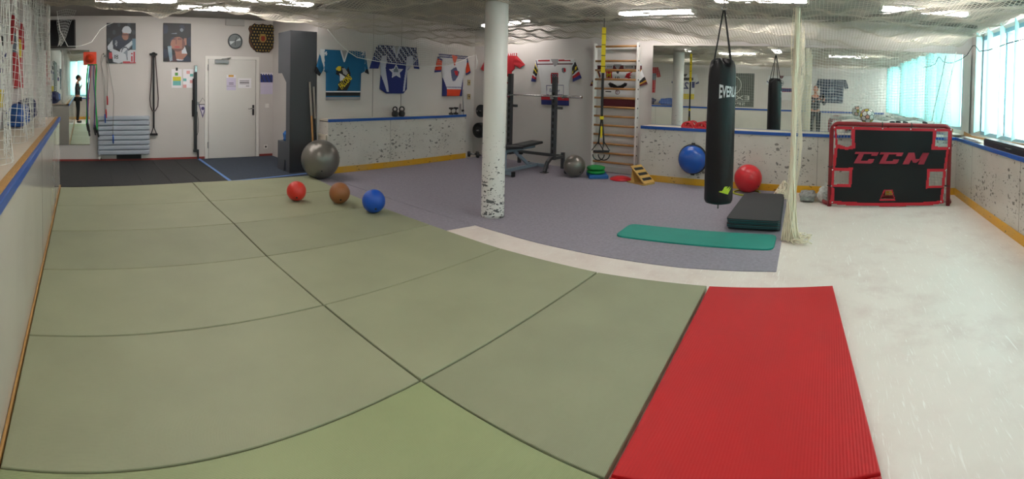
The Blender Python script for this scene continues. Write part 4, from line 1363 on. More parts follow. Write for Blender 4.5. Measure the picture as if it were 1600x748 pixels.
for k in range(4):
    a = PI / 4 + k * PI / 2 + 0.25
    MB().tube([(0.125 * math.cos(a), 0.125 * math.sin(a), 1.44), (0.12 * math.cos(a), 0.12 * math.sin(a), 1.52), (0.01 * math.cos(a), 0.01 * math.sin(a), 2.03)], 0.0085, 6).build('strap', M_black, t)
mb = MB().torus((0, 0, 2.05), 0.022, 0.006, 'X', 16, 6); mb.cyl((0, 0, 2.075), (0, 0, CEIL - 0.336 - 0.001), 0.007, None, 8); mb.build('hook', M_steel, t)
MB().box(-0.012, 0.012, -0.004, 0.004, -0.055, 0.004).build('tail_tag', M_black, t)
def wrap_text(s, parent, name, m, r, zc, width, height, ang0, flare=0.0, shear=0.0, weight=0.0, sub_poly=None):
    """lettering wrapped on a vertical cylinder of radius r, centred at angle ang0 (world angle)"""
    if sub_poly is None:
        o = text(s, None, name, m, 0, 0, 0, width, height, shear, weight=weight)
        vs = [(v.co.x, v.co.z) for v in o.data.vertices]; fs = [tuple(p.vertices) for p in o.data.polygons]
        bpy.data.objects.remove(o)
    else:
        vs, fs = sub_poly
    mb = MB(); pts = []
    for x, z in vs:
        z *= 1 + flare * (2 * x / width) ** 2
        a = ang0 + x / r
        pts.append((r * math.cos(a), r * math.sin(a), zc + z))
    # subdivide long faces is not needed at this size
    mb.add(pts, fs, False)
    return mb.build(name, m, parent)
view = math.atan2(-BY, -BX)
M_print = mat('white_print', 'd4d6da', 0.5)
wrap_text('EVERLAST', t, 'lettering', M_print, 0.1525, 1.18, 0.30, 0.11, view + 0.83, 0.35, 0, 0.03)
M_lime = mat('lime_print', 'b7cf2b', 0.5)
logo = [(-0.075, 0.0), (-0.005, 0.055), (0.03, 0.05), (0.0, 0.028), (0.06, 0.05), (0.035, 0.012), (0.085, 0.04), (0.03, -0.03), (-0.03, -0.012)]
bmq = MB(); bmq.prism(logo, 0, 0.001)
wrap_text('', t, 'emblem', M_lime, 0.1535, 0.15, 0.17, 0.09, view + 0.5, 0, 0, 0, ([(p[0], p[1]) for p in logo], [tuple(range(len(logo)))]))

# ------------------------------------------------------------------ suspension trainer hanging from the ceiling
t = thing('suspension_trainer', 'yellow and black suspension trainer hanging in front of the wall bars', 'trainer', (5.52, 2.86, 0.62), -PI / 2 + 0.45)
M_ys = mat('yellow_webbing', 'e0c81f', 0.7); M_bs = mat('black_webbing', '1c1c1e', 0.7)
MB().box(-0.027, 0.027, -0.004, 0.004, 1.10, 1.69).build('yellow_strap', M_ys, t)
MB().box(-0.006, 0.006, -0.004, 0.004, 1.6905, CEIL - 0.622).build('anchor_cord', mat('grey_cord', '77746c', 0.8), t)
for z in np.arange(1.18, 1.65, 0.14): MB().box(-0.027, 0.027, -0.0048, 0.0048, z, z + 0.0085).build('stitch', M_bs, t)
MB().box(-0.017, 0.017, -0.004, 0.004, 0.52, 1.099).build('black_strap', M_bs, t)
MB().box(-0.026, 0.026, -0.012, 0.012, 0.49, 0.53, None, 0.004).build('equalizer_loop', M_ys, t)
for s in (-1, 1):
    MB().tube([(s * 0.006, 0, 0.5), (s * 0.03, s * 0.01, 0.25), (s * 0.035, s * 0.012, 0.17)], 0.011, 6).build('webbing', M_bs, t)
    hd = MB().tube([(s * 0.035, s * 0.012, 0.2), (s * 0.07 - 0.05, s * 0.012, 0.08)], 0.006, 6).tube([(s * 0.035, s * 0.012, 0.2), (s * 0.04 + 0.075, s * 0.012, 0.08)], 0.006, 6)
    hd.torus((s * 0.035 + 0.005, s * 0.012, 0.03), 0.075, 0.007, 'Y', 24, 6, PI, 2 * PI)
    hd = hd.build('foot_loop', M_bs, t)
    MB().cyl((s * 0.035 - 0.065, s * 0.012, 0.07), (s * 0.035 + 0.075, s * 0.012, 0.07), 0.016, None, 12).build('grip', M_black, hd)
MB().box(-0.012, 0.012, -0.013, -0.005, 0.25, 0.40).build('label_tab', M_ys, t)

# ------------------------------------------------------------------ wall bars
t = thing('wall_bars', 'white wall bars with wooden rungs on the back wall', 'wall bars', (7.719, 3.70, 0.0075), FACE_IN_X)
M_bar = mat('brown_oval_rung', 'a87842', 0.45, var=0.15, vscale=10, stretch=(1, 8, 8))
for s in (-1, 1):
    MB().box(s * 0.425 - 0.018, s * 0.425 + 0.018, -0.115, -0.02, 0, 2.33, None, 0.004).build('upright', M_white, t)
    for z in [2.27] + [0.19 + 0.1655 * k for k in range(12)]:
        MB().cyl((s * 0.4435, -0.09, z), (s * 0.4435 + s * 0.006, -0.09, z), 0.014, None, 10).build('bolt', M_black, t)
for z in [2.27] + [0.19 + 0.1655 * k for k in range(12)]:
    mb = MB(); mb.tube([(-0.406, -0.092, z), (0.406, -0.092, z)], 0.019, 10); mb.build('rung', M_bar, t)
for z in (0.1, 2.22): MB().box(-0.40, 0.40, -0.02, 0, z, z + 0.06).build('wall_batten', M_white, t)

# ------------------------------------------------------------------ rack, barbell, bench, weights
M_rack = mat('grey_rack_steel', '4c4e51', 0.45, 0.3)
t = thing('squat_rack', 'dark grey squat rack with two uprights against the back wall', 'rack', (7.2, 5.21, 0.0075))
def upright(yo, H, holes):
    u = MB().box(-0.035, 0.035, yo - 0.045, yo + 0.045, 0.2, H, None, 0.005).build('upright', M_rack, t)
    for k in range(10):
        z = 0.32 + k * 0.115
        MB().box(-0.038, -0.0355, yo - 0.018, yo + 0.018, z, z + 0.065, None, 0.001).build('slot', M_black, u)
    cl = MB().box(-0.12, -0.036, yo - 0.022, yo + 0.022, 1.30, 1.335, None, 0.004).box(-0.12, -0.10, yo - 0.022, yo + 0.022, 1.336, 1.38, None, 0.004).build('bar_hook', M_chrome, t)
    MB().box(-0.02, 0.02, yo - 0.17, yo - 0.046, 1.12, 1.17, None, 0.004).build('spotter_arm', M_rack, t)
    pts = [(0.0, yo, 0.24), (-0.1, yo, 0.23), (-0.19, yo, 0.17), (-0.24, yo, 0.08), (-0.27, yo, 0.015)]
    f = MB()
    for a, b in zip(pts, pts[1:]): f.obox(a, b, 0.06, 0.055, 0.004)
    f.box(-0.33, -0.22, yo - 0.06, yo + 0.06, 0, 0.012, None, 0.003)
    f.build('foot', M_rack, t)
    MB().obox((0.04, yo, 0.225), (0.36, yo, 0.225), 0.055, 0.055, 0.004).box(0.30, 0.36, yo - 0.03, yo + 0.03, 0, 0.30, None, 0.005).build('rear_leg', M_rack, t)
upright(-0.51, 1.70, 0); upright(0.51, 1.76, 0)
mb = MB()
for k in range(9):
    z = 0.5 + k * 0.135
    mb.prism([(0.556, z), (0.560, z + 0.12), (0.60, z + 0.13), (0.615, z + 0.10), (0.605, z + 0.05)], -0.03, -0.02, Matrix(((0, 0, 1, 0), (1, 0, 0, 0), (0, 1, 0, 0), (0, 0, 0, 1))))
mb.build('bar_catch_teeth', M_white, t)
MB().box(0.30, 0.355, -0.479, 0.479, 0.20, 0.255, None, 0.004).build('cross_tube', M_rack, t)

t = thing('barbell', 'long chrome barbell resting on the squat rack', 'barbell', (7.11, 5.2, 1.362))
MB().cyl((0, -0.72, 0), (0, 0.72, 0), 0.0135, None, 14).build('shaft', M_chrome, t)
for s in (-1, 1):
    MB().cyl((0, s * 0.721, 0), (0, s * 0.745, 0), 0.036, None, 20).build('collar', M_chrome, t)
    MB().cyl((0, s * 0.746, 0), (0, s * 1.12, 0), 0.025, None, 20).build('sleeve', M_chrome, t)

t = thing('weight_bench', 'grey steel weight bench with black pads behind the pillar', 'bench', (6.6, 5.14, 0.0075))
M_bench = mat('blue_grey_bench_steel', '8b9baa', 0.4, 0.2)
M_pad = mat('black_bench_vinyl', '232428', 0.4)
MB().box(0.10, 0.72, -0.135, 0.135, 0.425, 0.475, Matrix.Translation((0.1, 0, 0.42)) @ Matrix.Rotation(-0.05, 4, 'Y') @ Matrix.Translation((-0.1, 0, -0.42)), 0.018).build('back_pad', M_pad, t)
MB().box(-0.33, 0.07, -0.15, 0.15, 0.42, 0.47, Matrix.Rotation(0.06, 4, 'Y'), 0.018).build('seat_pad', M_pad, t)
mb = MB().obox((-0.32, 0, 0.385), (0.62, 0, 0.41), 0.05, 0.05, 0.004)
mb.build('top_tube', M_bench, t)
MB().obox((-0.34, 0, 0.055), (0.70, 0, 0.055), 0.06, 0.055, 0.004).build('base_tube', M_bench, t)
MB().obox((-0.25, 0, 0.08), (-0.25, 0, 0.36), 0.05, 0.05, 0.004).build('front_post', M_bench, t)
MB().obox((0.02, 0.0, 0.37), (0.45, 0.0, 0.08), 0.05, 0.05, 0.004).build('brace', M_bench, t)
MB().obox((-0.37, -0.27, 0.05), (-0.37, 0.27, 0.05), 0.055, 0.055, 0.004).build('front_foot', M_bench, t)
MB().obox((0.73, -0.2, 0.05), (0.73, 0.2, 0.05), 0.055, 0.055, 0.004).build('rear_foot', M_bench, t)
for x in (-0.37, 0.73):
    for s in (-1, 1):
        yy = 0.285 if x < 0 else 0.215
        MB().box(x - 0.035, x + 0.035, s * yy - 0.02, s * yy + 0.02, 0, 0.085, None, 0.006).build('end_cap', M_black, t)
MB().cyl((0.12, -0.10, 0.33), (0.12, -0.03, 0.33), 0.02, None, 12).build('pop_pin', M_black, t)

M_iron = mat('black_iron_plate', '26282a', 0.55)
def plate_disc(t, r, th, at_, axis):
    mb = MB()
    prof = [(0.028, 0), (r * 0.45, 0.0), (r * 0.5, th * 0.25), (r * 0.82, th * 0.25), (r * 0.86, 0), (r * 0.97, 0), (r, th * 0.1), (r, th * 0.9), (r * 0.97, th), (r * 0.86, th), (r * 0.82, th * 0.75), (r * 0.5, th * 0.75), (r * 0.45, th), (0.028, th)]
    m_ = Matrix.Translation(at_)
    if axis == 'X': m_ = m_ @ Matrix.Rotation(-PI / 2, 4, 'Y')
    mb.lathe(prof + [(0.028, 0)], 40, m_)
    return mb
for (x, y, z, r, th), lab in (((7.56, 6.83, 0.985, 0.135, 0.04), 'black weight plate on the upper wall peg left of the pillar'.replace(' left of the pillar', ' in the corner')), ((7.62, 6.86, 0.565, 0.165, 0.13), 'thick black weight plates on the lower wall peg in the corner')):
    t = thing('weight_plate', lab, 'weight', (x, y, z), 0, 'weight plates in the corner')
    plate_disc(t, r, th, (0.05, 0, 0), 'X').build('disc', M_iron, t)
    MB().cyl((-0.10 if th < 0.1 else -0.12, 0, 0), (7.7185 - x, 0, 0), 0.014, None, 12).build('peg', M_steel, t)
    MB().cyl((-0.09, 0, 0), (-0.05, 0, 0), 0.03, None, 16).build('collar', M_black, t) if th < 0.1 else None
for k, lab in enumerate(('bottom black weight plate stacked beside the small silver ball', 'middle black weight plate stacked beside the small silver ball', 'top black weight plate stacked beside the small silver ball')):
    t = thing('weight_plate', lab, 'weight', (7.2, 4.33, 0.0078 + k * 0.068), 0.3 * k, 'weight plates stacked by the silver ball')
    plate_disc(t, 0.115 - 0.008 * k, 0.066, (0, 0, 0), 'Z').build('disc', M_iron, t)

def kettlebell(label, loc, r, rz, group):
    t = thing('kettlebell', label, 'kettlebell', loc, rz, group)
    mb = MB(); mb.lathe([(0.001, 0), (r * 0.6, 0), (r * 0.85, r * 0.15), (r, r * 0.75), (r * 0.92, r * 1.25), (r * 0.6, r * 1.7), (r * 0.3, r * 1.82), (0.001, r * 1.84)], 28); mb.build('bell', M_iron, t)
    pts = [(-r * 0.62, 0, r * 1.5), (-r * 0.85, 0, r * 2.2), (-r * 0.55, 0, r * 2.75), (0, 0, r * 2.85), (r * 0.55, 0, r * 2.75), (r * 0.85, 0, r * 2.2), (r * 0.62, 0, r * 1.5)]
    MB().tube(pts, r * 0.2, 10).build('handle', M_iron, t)
kettlebell('black kettlebell on the ledge below the navy jersey, nearer the teal jersey', (5.40, 7.0, 0.9155), 0.064, 0.1, 'kettlebells on the ledge')
kettlebell('black kettlebell on the ledge below the navy jersey, nearer the orange jersey', (5.56, 7.0, 0.9155), 0.064, -0.1, 'kettlebells on the ledge')
def dumbbell(label, loc, rz, L, r, group, upright_=False):
    t = thing('dumbbell', label, 'dumbbell', loc, rz, group)
    z = r
    if upright_:
        f = lambda a: (0, 0, a + L / 2)
    else:
        f = lambda a: (a, 0, z)
    MB().cyl(f(-L * 0.25), f(L * 0.25), r * 0.3, None, 12).build('grip', M_chrome, t)
    for s in (-1, 1):
        a, b = (f(s * L * 0.25), f(s * L * 0.5))
        MB().tube([a, Vector(a).lerp(Vector(b), 0.15), Vector(a).lerp(Vector(b), 0.85), b], [r * 0.85, r, r, r * 0.85], 20).build('weight', M_iron, t)
dumbbell('dark dumbbell standing on the ledge below the orange jersey, nearer the kettlebells', (6.86, 7.0, 0.9155), 0, 0.15, 0.05, 'dumbbells on the ledge', True)
dumbbell('dark dumbbell standing on the ledge below the orange jersey, at the board end', (7.02, 7.02, 0.9155), 0, 0.15, 0.05, 'dumbbells on the ledge', True)
dumbbell('black dumbbell on the carpet under the wall plates, nearer the board', (7.40, 6.86, 0.0078), -0.7, 0.24, 0.06, 'dumbbells on the carpet')
dumbbell('black dumbbell on the carpet under the wall plates, nearer the pillar', (7.42, 6.62, 0.0078), -0.9, 0.24, 0.06, 'dumbbells on the carpet')
t = thing('straight_bar', 'thin steel bar leaning in the corner beside the board end', 'bar', (7.24, 6.98, 0.0078), 0, 'steel bars in the corner')
MB().tube([(0, 0, 0), (0.045, 0.17, 1.12)], 0.013, 10).build('bar', M_steel, t)
MB().tube([(0.027, 0.102, 0.7), (0.03, 0.113, 0.75)], 0.03, 12).build('collar', M_black, t)
t = thing('straight_bar', 'short steel bar standing on the ledge below the orange jersey', 'bar', (7.15, 6.93, 0.9155), 0, 'steel bars in the corner')
MB().tube([(0, 0, 0), (0.0, 0.03, 0.52)], 0.014, 10).build('bar', M_steel, t)
MB().tube([(0, 0.012, 0.06), (0, 0.02, 0.1)], 0.028, 12).build('collar', M_black, t)
for py, lab in ((129, 'upper small tan wall plate beside the orange jersey'), (151, 'lower small tan wall plate beside the orange jersey')):
    x, z = MID.xz(732.5, py)
    t = thing('fixing_plate', lab, 'plate', MID.loc(x, z), 0, 'tan fixing plates')
    MB().box(-0.045, 0.045, -0.01, 0, -0.06, 0.06, None, 0.003).build('plate', mat('tan_card', 'b7a274', 0.7), t)
    mb = MB(); towards(mb, [(0.016, 0.0105), (0.012, 0.018)], 12); mb.build('bolt', mat('rusty_bolt', '4a3a22', 0.6), t)

# ------------------------------------------------------------------ balance gear on the carpet
t = thing('foam_pad', 'blue foam block under the green balance cushions', 'pad', (7.18, 3.78, 0.0078), 0.62)
MB().box(-0.21, 0.21, -0.165, 0.165, 0, 0.062, None, 0.012).build('foam', mat('blue_foam', '2767a8', 0.7), t)
for k, lab in enumerate(('lower green balance cushion on the blue foam block', 'upper green balance cushion on the blue foam block')):
    t = thing('balance_cushion', lab, 'cushion', (7.15, 3.79, 0.071 + k * 0.064), 0, 'green balance cushions')
    mb = MB(); mb.lathe([(0.001, 0.006), (0.12, 0.0), (0.15, 0.012), (0.158, 0.031), (0.15, 0.052), (0.12, 0.062), (0.05, 0.058), (0.001, 0.058)], 44); mb.build('cushion_body', mat('green_vinyl', '14913f', 0.35), t)
    mb = MB()
    for i in range(3): mb.torus((0, 0, 0.0605 - 0.001 * (2 - i)), 0.045 + 0.03 * i, 0.003, 'Z', 30, 5)
    mb.build('ridges', mat('green_vinyl', '14913f', 0.35), t)
t = thing('balance_disc', 'flat red balance disc on the carpet by the wall bars', 'disc', (7.18, 3.33, 0.0078))
mb = MB(); mb.lathe([(0.001, 0.0), (0.17, 0.0), (0.188, 0.008), (0.185, 0.018), (0.12, 0.042), (0.05, 0.055), (0.001, 0.057)], 44); mb.build('disc_body', mat('red_disc_plastic', 'd01f2a', 0.35), t)
mb = MB(); mb.torus((0, 0, 0.028), 0.16, 0.004, 'Z', 40, 5); mb.torus((0, 0, 0.041), 0.12, 0.004, 'Z', 40, 5); mb.build('ridges', mat('red_disc_plastic', 'd01f2a', 0.35), t)
M_ply = mat('pale_plywood', 'd3a95c', 0.5, var=0.1, vscale=12, stretch=(1, 6, 6))
t = thing('slant_board', 'wooden slant board with three black grip strips', 'slant board', (7.09, 2.93, 0.0078), -PI / 2 - 0.35)
MB().box(-0.19, 0.19, -0.13, 0.13, 0, 0.016, None, 0.003).build('base_board', M_ply, t)
tilt = Matrix.Translation((0.185, 0, 0.017)) @ Matrix.Rotation(0.66, 4, 'Y')
mb = MB().box(-0.40, 0.0, -0.125, 0.125, 0.0, 0.018, tilt, 0.003); mb.build('top_board', M_ply, t)
for k in range(3):
    MB().box(-0.345 + k * 0.115, -0.29 + k * 0.115, -0.10, 0.10, 0.0185, 0.0205, tilt).build('grip_strip', M_black, t)
MB().prism([(-0.13, 0.017), (-0.05, 0.017), (-0.11, 0.22)], -0.1, 0.1, Matrix(((1, 0, 0, 0), (0, 0, -1, 0), (0, 1, 0, 0), (0, 0, 0, 1)))).build('support', M_ply, t)

# red push-up stands on the mirror ledge
for k, (y, lab) in enumerate(((2.27, 'red push-up stand on the mirror ledge, nearer the wall bars'), (2.05, 'red push-up stand on the mirror ledge, nearer the punching bag'))):
    t = thing('push_up_stand', lab, 'push-up stand', (7.45, y, 0.9155), FACE_IN_X, 'red push-up stands')
    for yy in (-0.05, 0.05):
        mb = MB().torus((0, yy, 0.0), 0.095, 0.013, 'Y', 24, 8, 0.12, PI - 0.12, (1, 1.0)); mb.build('arch', M_redp, t)
        MB().box(-0.10, 0.10, yy - 0.016, yy + 0.016, 0.0, 0.022, None, 0.006).build('foot', M_redp, t)
    MB().cyl((0, -0.05, 0.09), (0, 0.05, 0.09), 0.014, None, 12).build('grip', M_black, t)
    for x in (-0.04, 0.04): MB().cyl((x, -0.05, 0.02), (x, -0.05, 0.085), 0.009, None, 8).build('rib', M_redp, t)

# ------------------------------------------------------------------ team jerseys
J = lambda n, c: mat('jersey_' + n, c, 0.8, bump=0.1, bscale=300)
J_teal, J_white, J_black, J_greyw = J('teal', '0f5c86'), J('white', 'cfd0d4'), J('black', '1d1e22'), J('grey', '9a9a9c')
J_navy, J_navyd, J_lav = J('navy', '1c2a6e'), J('navy_dark', '1a2350'), J('lavender_white', 'b9bccb')
J_orange, J_red, J_blue, J_yellow = J('orange', 'd8431f'), J('red', 'b3202a'), J('blue', '27306e'), J('yellow', 'd9c22f')
J_maroon, J_gold, J_steel = J('maroon', '5a1f28'), J('gold', 'b98a2e'), J('steel', '6a7480')
J_bright = J('bright_white', 'd9d9da')

def conv(wall, ax, az, pts):
    out = []
    for p in pts:
        x, z = wall.xz(*p)
        out.append((x - ax, z - az))
    return out
def jersey(label, wall, anchor, rows, colour, sleeves, collar=None, collar_m=None, seed=1, nx=84, nz=84):
    """rows: (pixel row, left, right); sleeves: list of four pixel points, all on the wall plane"""
    ax, az = wall.xz(*anchor)
    t = thing('team_jersey', label, 'jersey', wall.loc(ax, az), wall.rot, 'team jerseys on the walls')
    rr = []
    for py, l, r in rows:
        a = conv(wall, ax, az, [(l, py), (r, py)])
        rr.append(((a[0][1] + a[1][1]) / 2, a[0][0], a[1][0]))
    def P(pts): return conv(wall, ax, az, pts)
    polys = colour(P)
    cloth('body', t, rr, polys['body'], 0.022, nx, nz, seed)
    for k, q in enumerate(sleeves):
        sleeve(t, P(q), polys['sleeve'][k], seed + k)
    if collar:
        for poly, m in collar:
            mb = MB().use(m); plate(mb, P(poly), 0.034, 0.040); mb.build('collar', None, t)
    return t, P
# teal
def col_teal(P):
    bird = P([(527, 138), (527, 131), (531, 124), (528, 118), (524, 116), (524, 108), (529, 104), (535, 105), (541, 109), (543, 104), (546, 114), (547, 122), (546, 131), (541, 141), (525, 141)])
    head = P([(523.5, 107), (527, 103.5), (531, 104), (532, 109), (530, 111), (525, 110)])
    breast = P([(529, 114), (534, 117), (538, 120), (534, 125), (530, 127), (530, 119)])
    wing = P([(533, 106), (538, 107), (543, 114), (540, 118), (535, 115)])
    strip_z = [P([(540, y)])[0][1] for y in (142, 144, 149.5, 151.5)]
    xl, xr = P([(505, 95)])[0][0], P([(569, 95)])[0][0]
    ban = P([(528, 132), (544.5, 116), (547.5, 122), (531, 138.5)])
    def body(x, z):
        if z < strip_z[3]: return J_greyw
        if z < strip_z[2]: return J_teal
        if z < strip_z[1]: return J_black
        if z < strip_z[0]: return J_white
        if in_poly((x, z), head): return J_yellow
        if in_poly((x, z), ban): return J_black
        if in_poly((x, z), breast): return J_white
        if in_poly((x, z), wing): return J_greyw
        if in_poly((x, z), bird): return J_black
        if x < xl + 0.012 or x > xr + 0.01: return J_white
        return J_teal
    return {'body': body, 'sleeve': [lambda t, x, z: J_black if t > 0.72 else J_white if t < 0.1 else J_teal] * 2}
t, P = jersey('teal jersey with a yellow-headed bird crest and black hem stripe', MID, (537, 155), [(79, 500, 571), (110, 503.5, 571), (114, 509, 564), (156, 509, 562.5)], col_teal,
              [[(500, 82), (491.5, 112), (499, 119), (506, 108)], [(570, 84), (576, 116), (570, 113), (569, 100)]],
              [([(530, 79), (535.5, 97), (537, 97), (543, 79), (541, 79), (536.2, 94), (532, 79)], J_white), ([(532.5, 79), (536.2, 93), (540.5, 79)], J_greyw)])
c_ = P([(537.5, 127.5)])[0]
a_, b_ = P([(529.5, 136)])[0], P([(545.5, 119)])[0]
text('FALCONS', t, 'lettering', J_yellow, c_[0], c_[1], 0.042, math.hypot(b_[0] - a_[0], b_[1] - a_[1]), 0.125, 0.0, rot=math.atan2(b_[1] - a_[1], b_[0] - a_[0]), weight=0.03)
for s_, px_ in (('4', 506.5), ('2', 565)):
    c_ = P([(px_, 83.5)])[0]; text(s_, t, 'number', J_white, c_[0], c_[1], 0.041, 0.08, 0.07, weight=0.03)
# navy
def star(P, cx, cy, r0, r1, n=5):
    return P([(cx + (r0 if k % 2 == 0 else r1) * math.sin(k * PI / n), cy - (r0 if k % 2 == 0 else r1) * 1.05 * math.cos(k * PI / n)) for k in range(2 * n)])
def col_navy(P):
    s1, s2 = star(P, 617.5, 112, 11.5, 5.6), star(P, 617.5, 112, 8.5, 4.3)
    l1 = P([(593, 88), (603, 86), (601, 106), (606, 143), (603, 143), (596, 122), (591, 103)])
    l2 = P([(634, 88), (648, 88), (647, 101), (636, 108), (631, 143), (628, 143), (632, 112)])
    zy = P([(617, 98)])[0][1]
    hem = P([(592, 139.5), (606, 144), (618, 145), (630, 143.5), (637, 140)])
    def body(x, z):
        if in_poly((x, z), s2): return J_steel if abs(x - s2[0][0]) < 0.05 and z > s2[5][1] + 0.05 else J_lav
        if in_poly((x, z), s1): return J_white
        if in_poly((x, z), l1) or in_poly((x, z), l2): return J_lav
        if z > zy: return J_navyd if (int((x + 9) / 0.03) + int((z + 9) / 0.03)) % 4 else J_lav
        zb = None
        return J_navy
    sl = lambda t, x, z: (J_navyd if (int((x + 9) / 0.025) + int((z + 9) / 0.02)) % 4 else J_lav) if t < 0.42 else J_lav if t < 0.47 else J_navy
    return {'body': body, 'sleeve': [sl, sl]}
t, P = jersey('navy jersey with a white star crest and patterned shoulders', MID, (615, 145), [(72.5, 590, 650), (98, 592.5, 646), (110, 595, 636), (139, 593, 635.5), (146, 603, 630)], col_navy,
              [[(588, 73), (577, 107), (591, 107), (597, 88)], [(650, 74), (655, 108), (647, 107), (644, 92)]],
              [([(611, 72.5), (618, 92), (624, 73), (621, 73), (617.5, 86), (614, 72.5)], J_lav), ([(614, 72.5), (617.5, 86), (621, 73)], J_greyw)], seed=5)
# orange / white
def col_or(P):
    zo = P([(700, 139)])[0][1]; zt = P([(700, 92)])[0][1]
    sl_ = P([(690, 118), (697, 139), (697, 150), (688, 150)]); sr_ = P([(722, 122), (724, 150), (716, 150), (719, 139)])
    fig = P([(703, 110), (708, 106), (712, 105), (713, 110), (716, 112), (714, 119), (710, 126), (706, 127), (704, 122)])
    figr = P([(708, 110), (714, 111), (714, 119), (710, 117)])
    ze = P([(700, 135.5)])[0][1]
    def body(x, z):
        if in_poly((x, z), sl_) or in_poly((x, z), sr_): return J_blue
        if z < zo: return J_orange
        if z > zt: return J_blue if int((z + 5) / 0.016) % 3 else J_white
        if ze - 0.018 < z < ze and int(x * 90 + 50) % 3 and abs(x) < 0.26: return J_blue
        if in_poly((x, z), figr): return J_red
        if in_poly((x, z), fig): return J_steel if int((x + z) * 60) % 2 else J_blue
        return J_white
    return {'body': body, 'sleeve': [lambda t, x, z: J_blue if t > 0.86 or t < 0.12 else J_orange, lambda t, x, z: J_blue if t > 0.88 or t < 0.2 else J_orange]}
t, P = jersey('white jersey with orange sleeves and hem', MID, (706, 149), [(86, 685, 731), (96, 688, 730), (118, 691, 724), (150, 690.5, 721.5)], col_or,
              [[(684, 88), (678.5, 113), (689, 112), (691, 94)], [(730, 92), (735, 113), (727.5, 117), (728, 96)]],
              [([(704, 86), (708.5, 103), (713, 88)], J_orange)], seed=8)
# red jersey behind the pillar
def col_red(P):
    z1_, z2_, z3_, z4_ = [P([(790, y)])[0][1] for y in (132, 135, 137.5, 141)]
    zt = P([(790, 87.5)])[0][1]
    def body(x, z):
        if z > zt and x > 0.1 and int(x * 40) % 2: return J_white
        if z4_ < z < z3_ or z2_ < z < z1_: return J_white
        if z < z1_ - 0.0 and z > z4_ - 0.08: return J_black
        return J_red
    return {'body': body, 'sleeve': [lambda t, x, z: J_red] * 2}
jersey('red jersey partly hidden behind the scuffed pillar', BACK, (785, 145), [(84, 761, 808), (108, 764, 804), (112, 766, 800), (146, 766, 799)], col_red,
       [[(762, 86), (751.5, 107), (758, 112), (766, 104)], [(806, 85), (820.5, 101), (812, 107), (802, 101)]], [([(781, 84), (785, 92), (789, 84)], J_black)], seed=9)
# white jersey with red and navy hem
def col_w(P):
    za, zb_ = [P([(870, y)])[0][1] for y in (149, 156.5)]
    zy1 = P([(870, 92.5)])[0][1]; zy2 = P([(870, 99.3)])[0][1]; zy3 = P([(870, 100.6)])[0][1]
    chest = P([(862, 114), (873.5, 114), (873.5, 131), (862, 131)]); ch2 = P([(863.2, 115.5), (872.3, 115.5), (872.3, 129.5), (863.2, 129.5)])
    box = P([(855, 133), (882, 133), (882, 148), (855, 148)]); box2 = P([(855.7, 133.8), (881.3, 133.8), (881.3, 147.4), (855.7, 147.4)])
    crest = P([(879, 107), (882, 105.5), (884.8, 107), (885, 112), (882, 114.5), (879.3, 112)])
    yl = P([(842, 93.5), (860, 93.5), (860, 96), (842, 96)]); yr = P([(874, 93.5), (893, 93.5), (893, 96), (874, 96)])
    def body(x, z):
        if z < zb_: return J_blue
        if z < za: return J_red
        if in_poly((x, z), ch2): return J_maroon if int((x + z) * 40) % 2 else J_steel
        if in_poly((x, z), chest): return J_red
        if in_poly((x, z), box) and not in_poly((x, z), box2): return J_blue
        if in_poly((x, z), crest): return J_red if x > (crest[0][0] + crest[3][0]) / 2 and z > crest[3][1] else J_steel
        if in_poly((x, z), yl) or in_poly((x, z), yr): return J_red
        if zy3 < z < zy2: return J_maroon
        return J_bright
    def sl1(t, x, z): return J_blue if t > 0.82 else J_red if t > 0.66 else J_white if t > 0.6 else J_yellow if int(t * 12) % 3 == 1 else J_black if t > 0.15 else J_bright
    def sl2(t, x, z): return J_blue if t > 0.82 else J_red if t > 0.64 else J_white if t > 0.56 else J_yellow if 0.3 < t < 0.45 and int(x * 30) % 2 else J_black if t > 0.08 else J_bright
    return {'body': body, 'sleeve': [sl1, sl2]}
t, P = jersey('white jersey with red and navy hem behind the barbell', BACK, (868, 163), [(92.5, 838, 898), (96, 839, 898), (130, 845, 889), (164, 846, 889)], col_w,
              [[(838, 94), (830, 127), (837, 128), (841, 106)], [(898, 94), (909, 122), (895, 128), (894, 106)]],
              [([(862, 92.5), (868, 104), (873, 100), (873.5, 92.5)], J_greyw)], seed=12)
x_, z_ = P([(868.5, 142)])[0]
text('Easyper', t, 'lettering', J_blue, x_, z_, 0.041, 0.235, 0.085, weight=0.01)

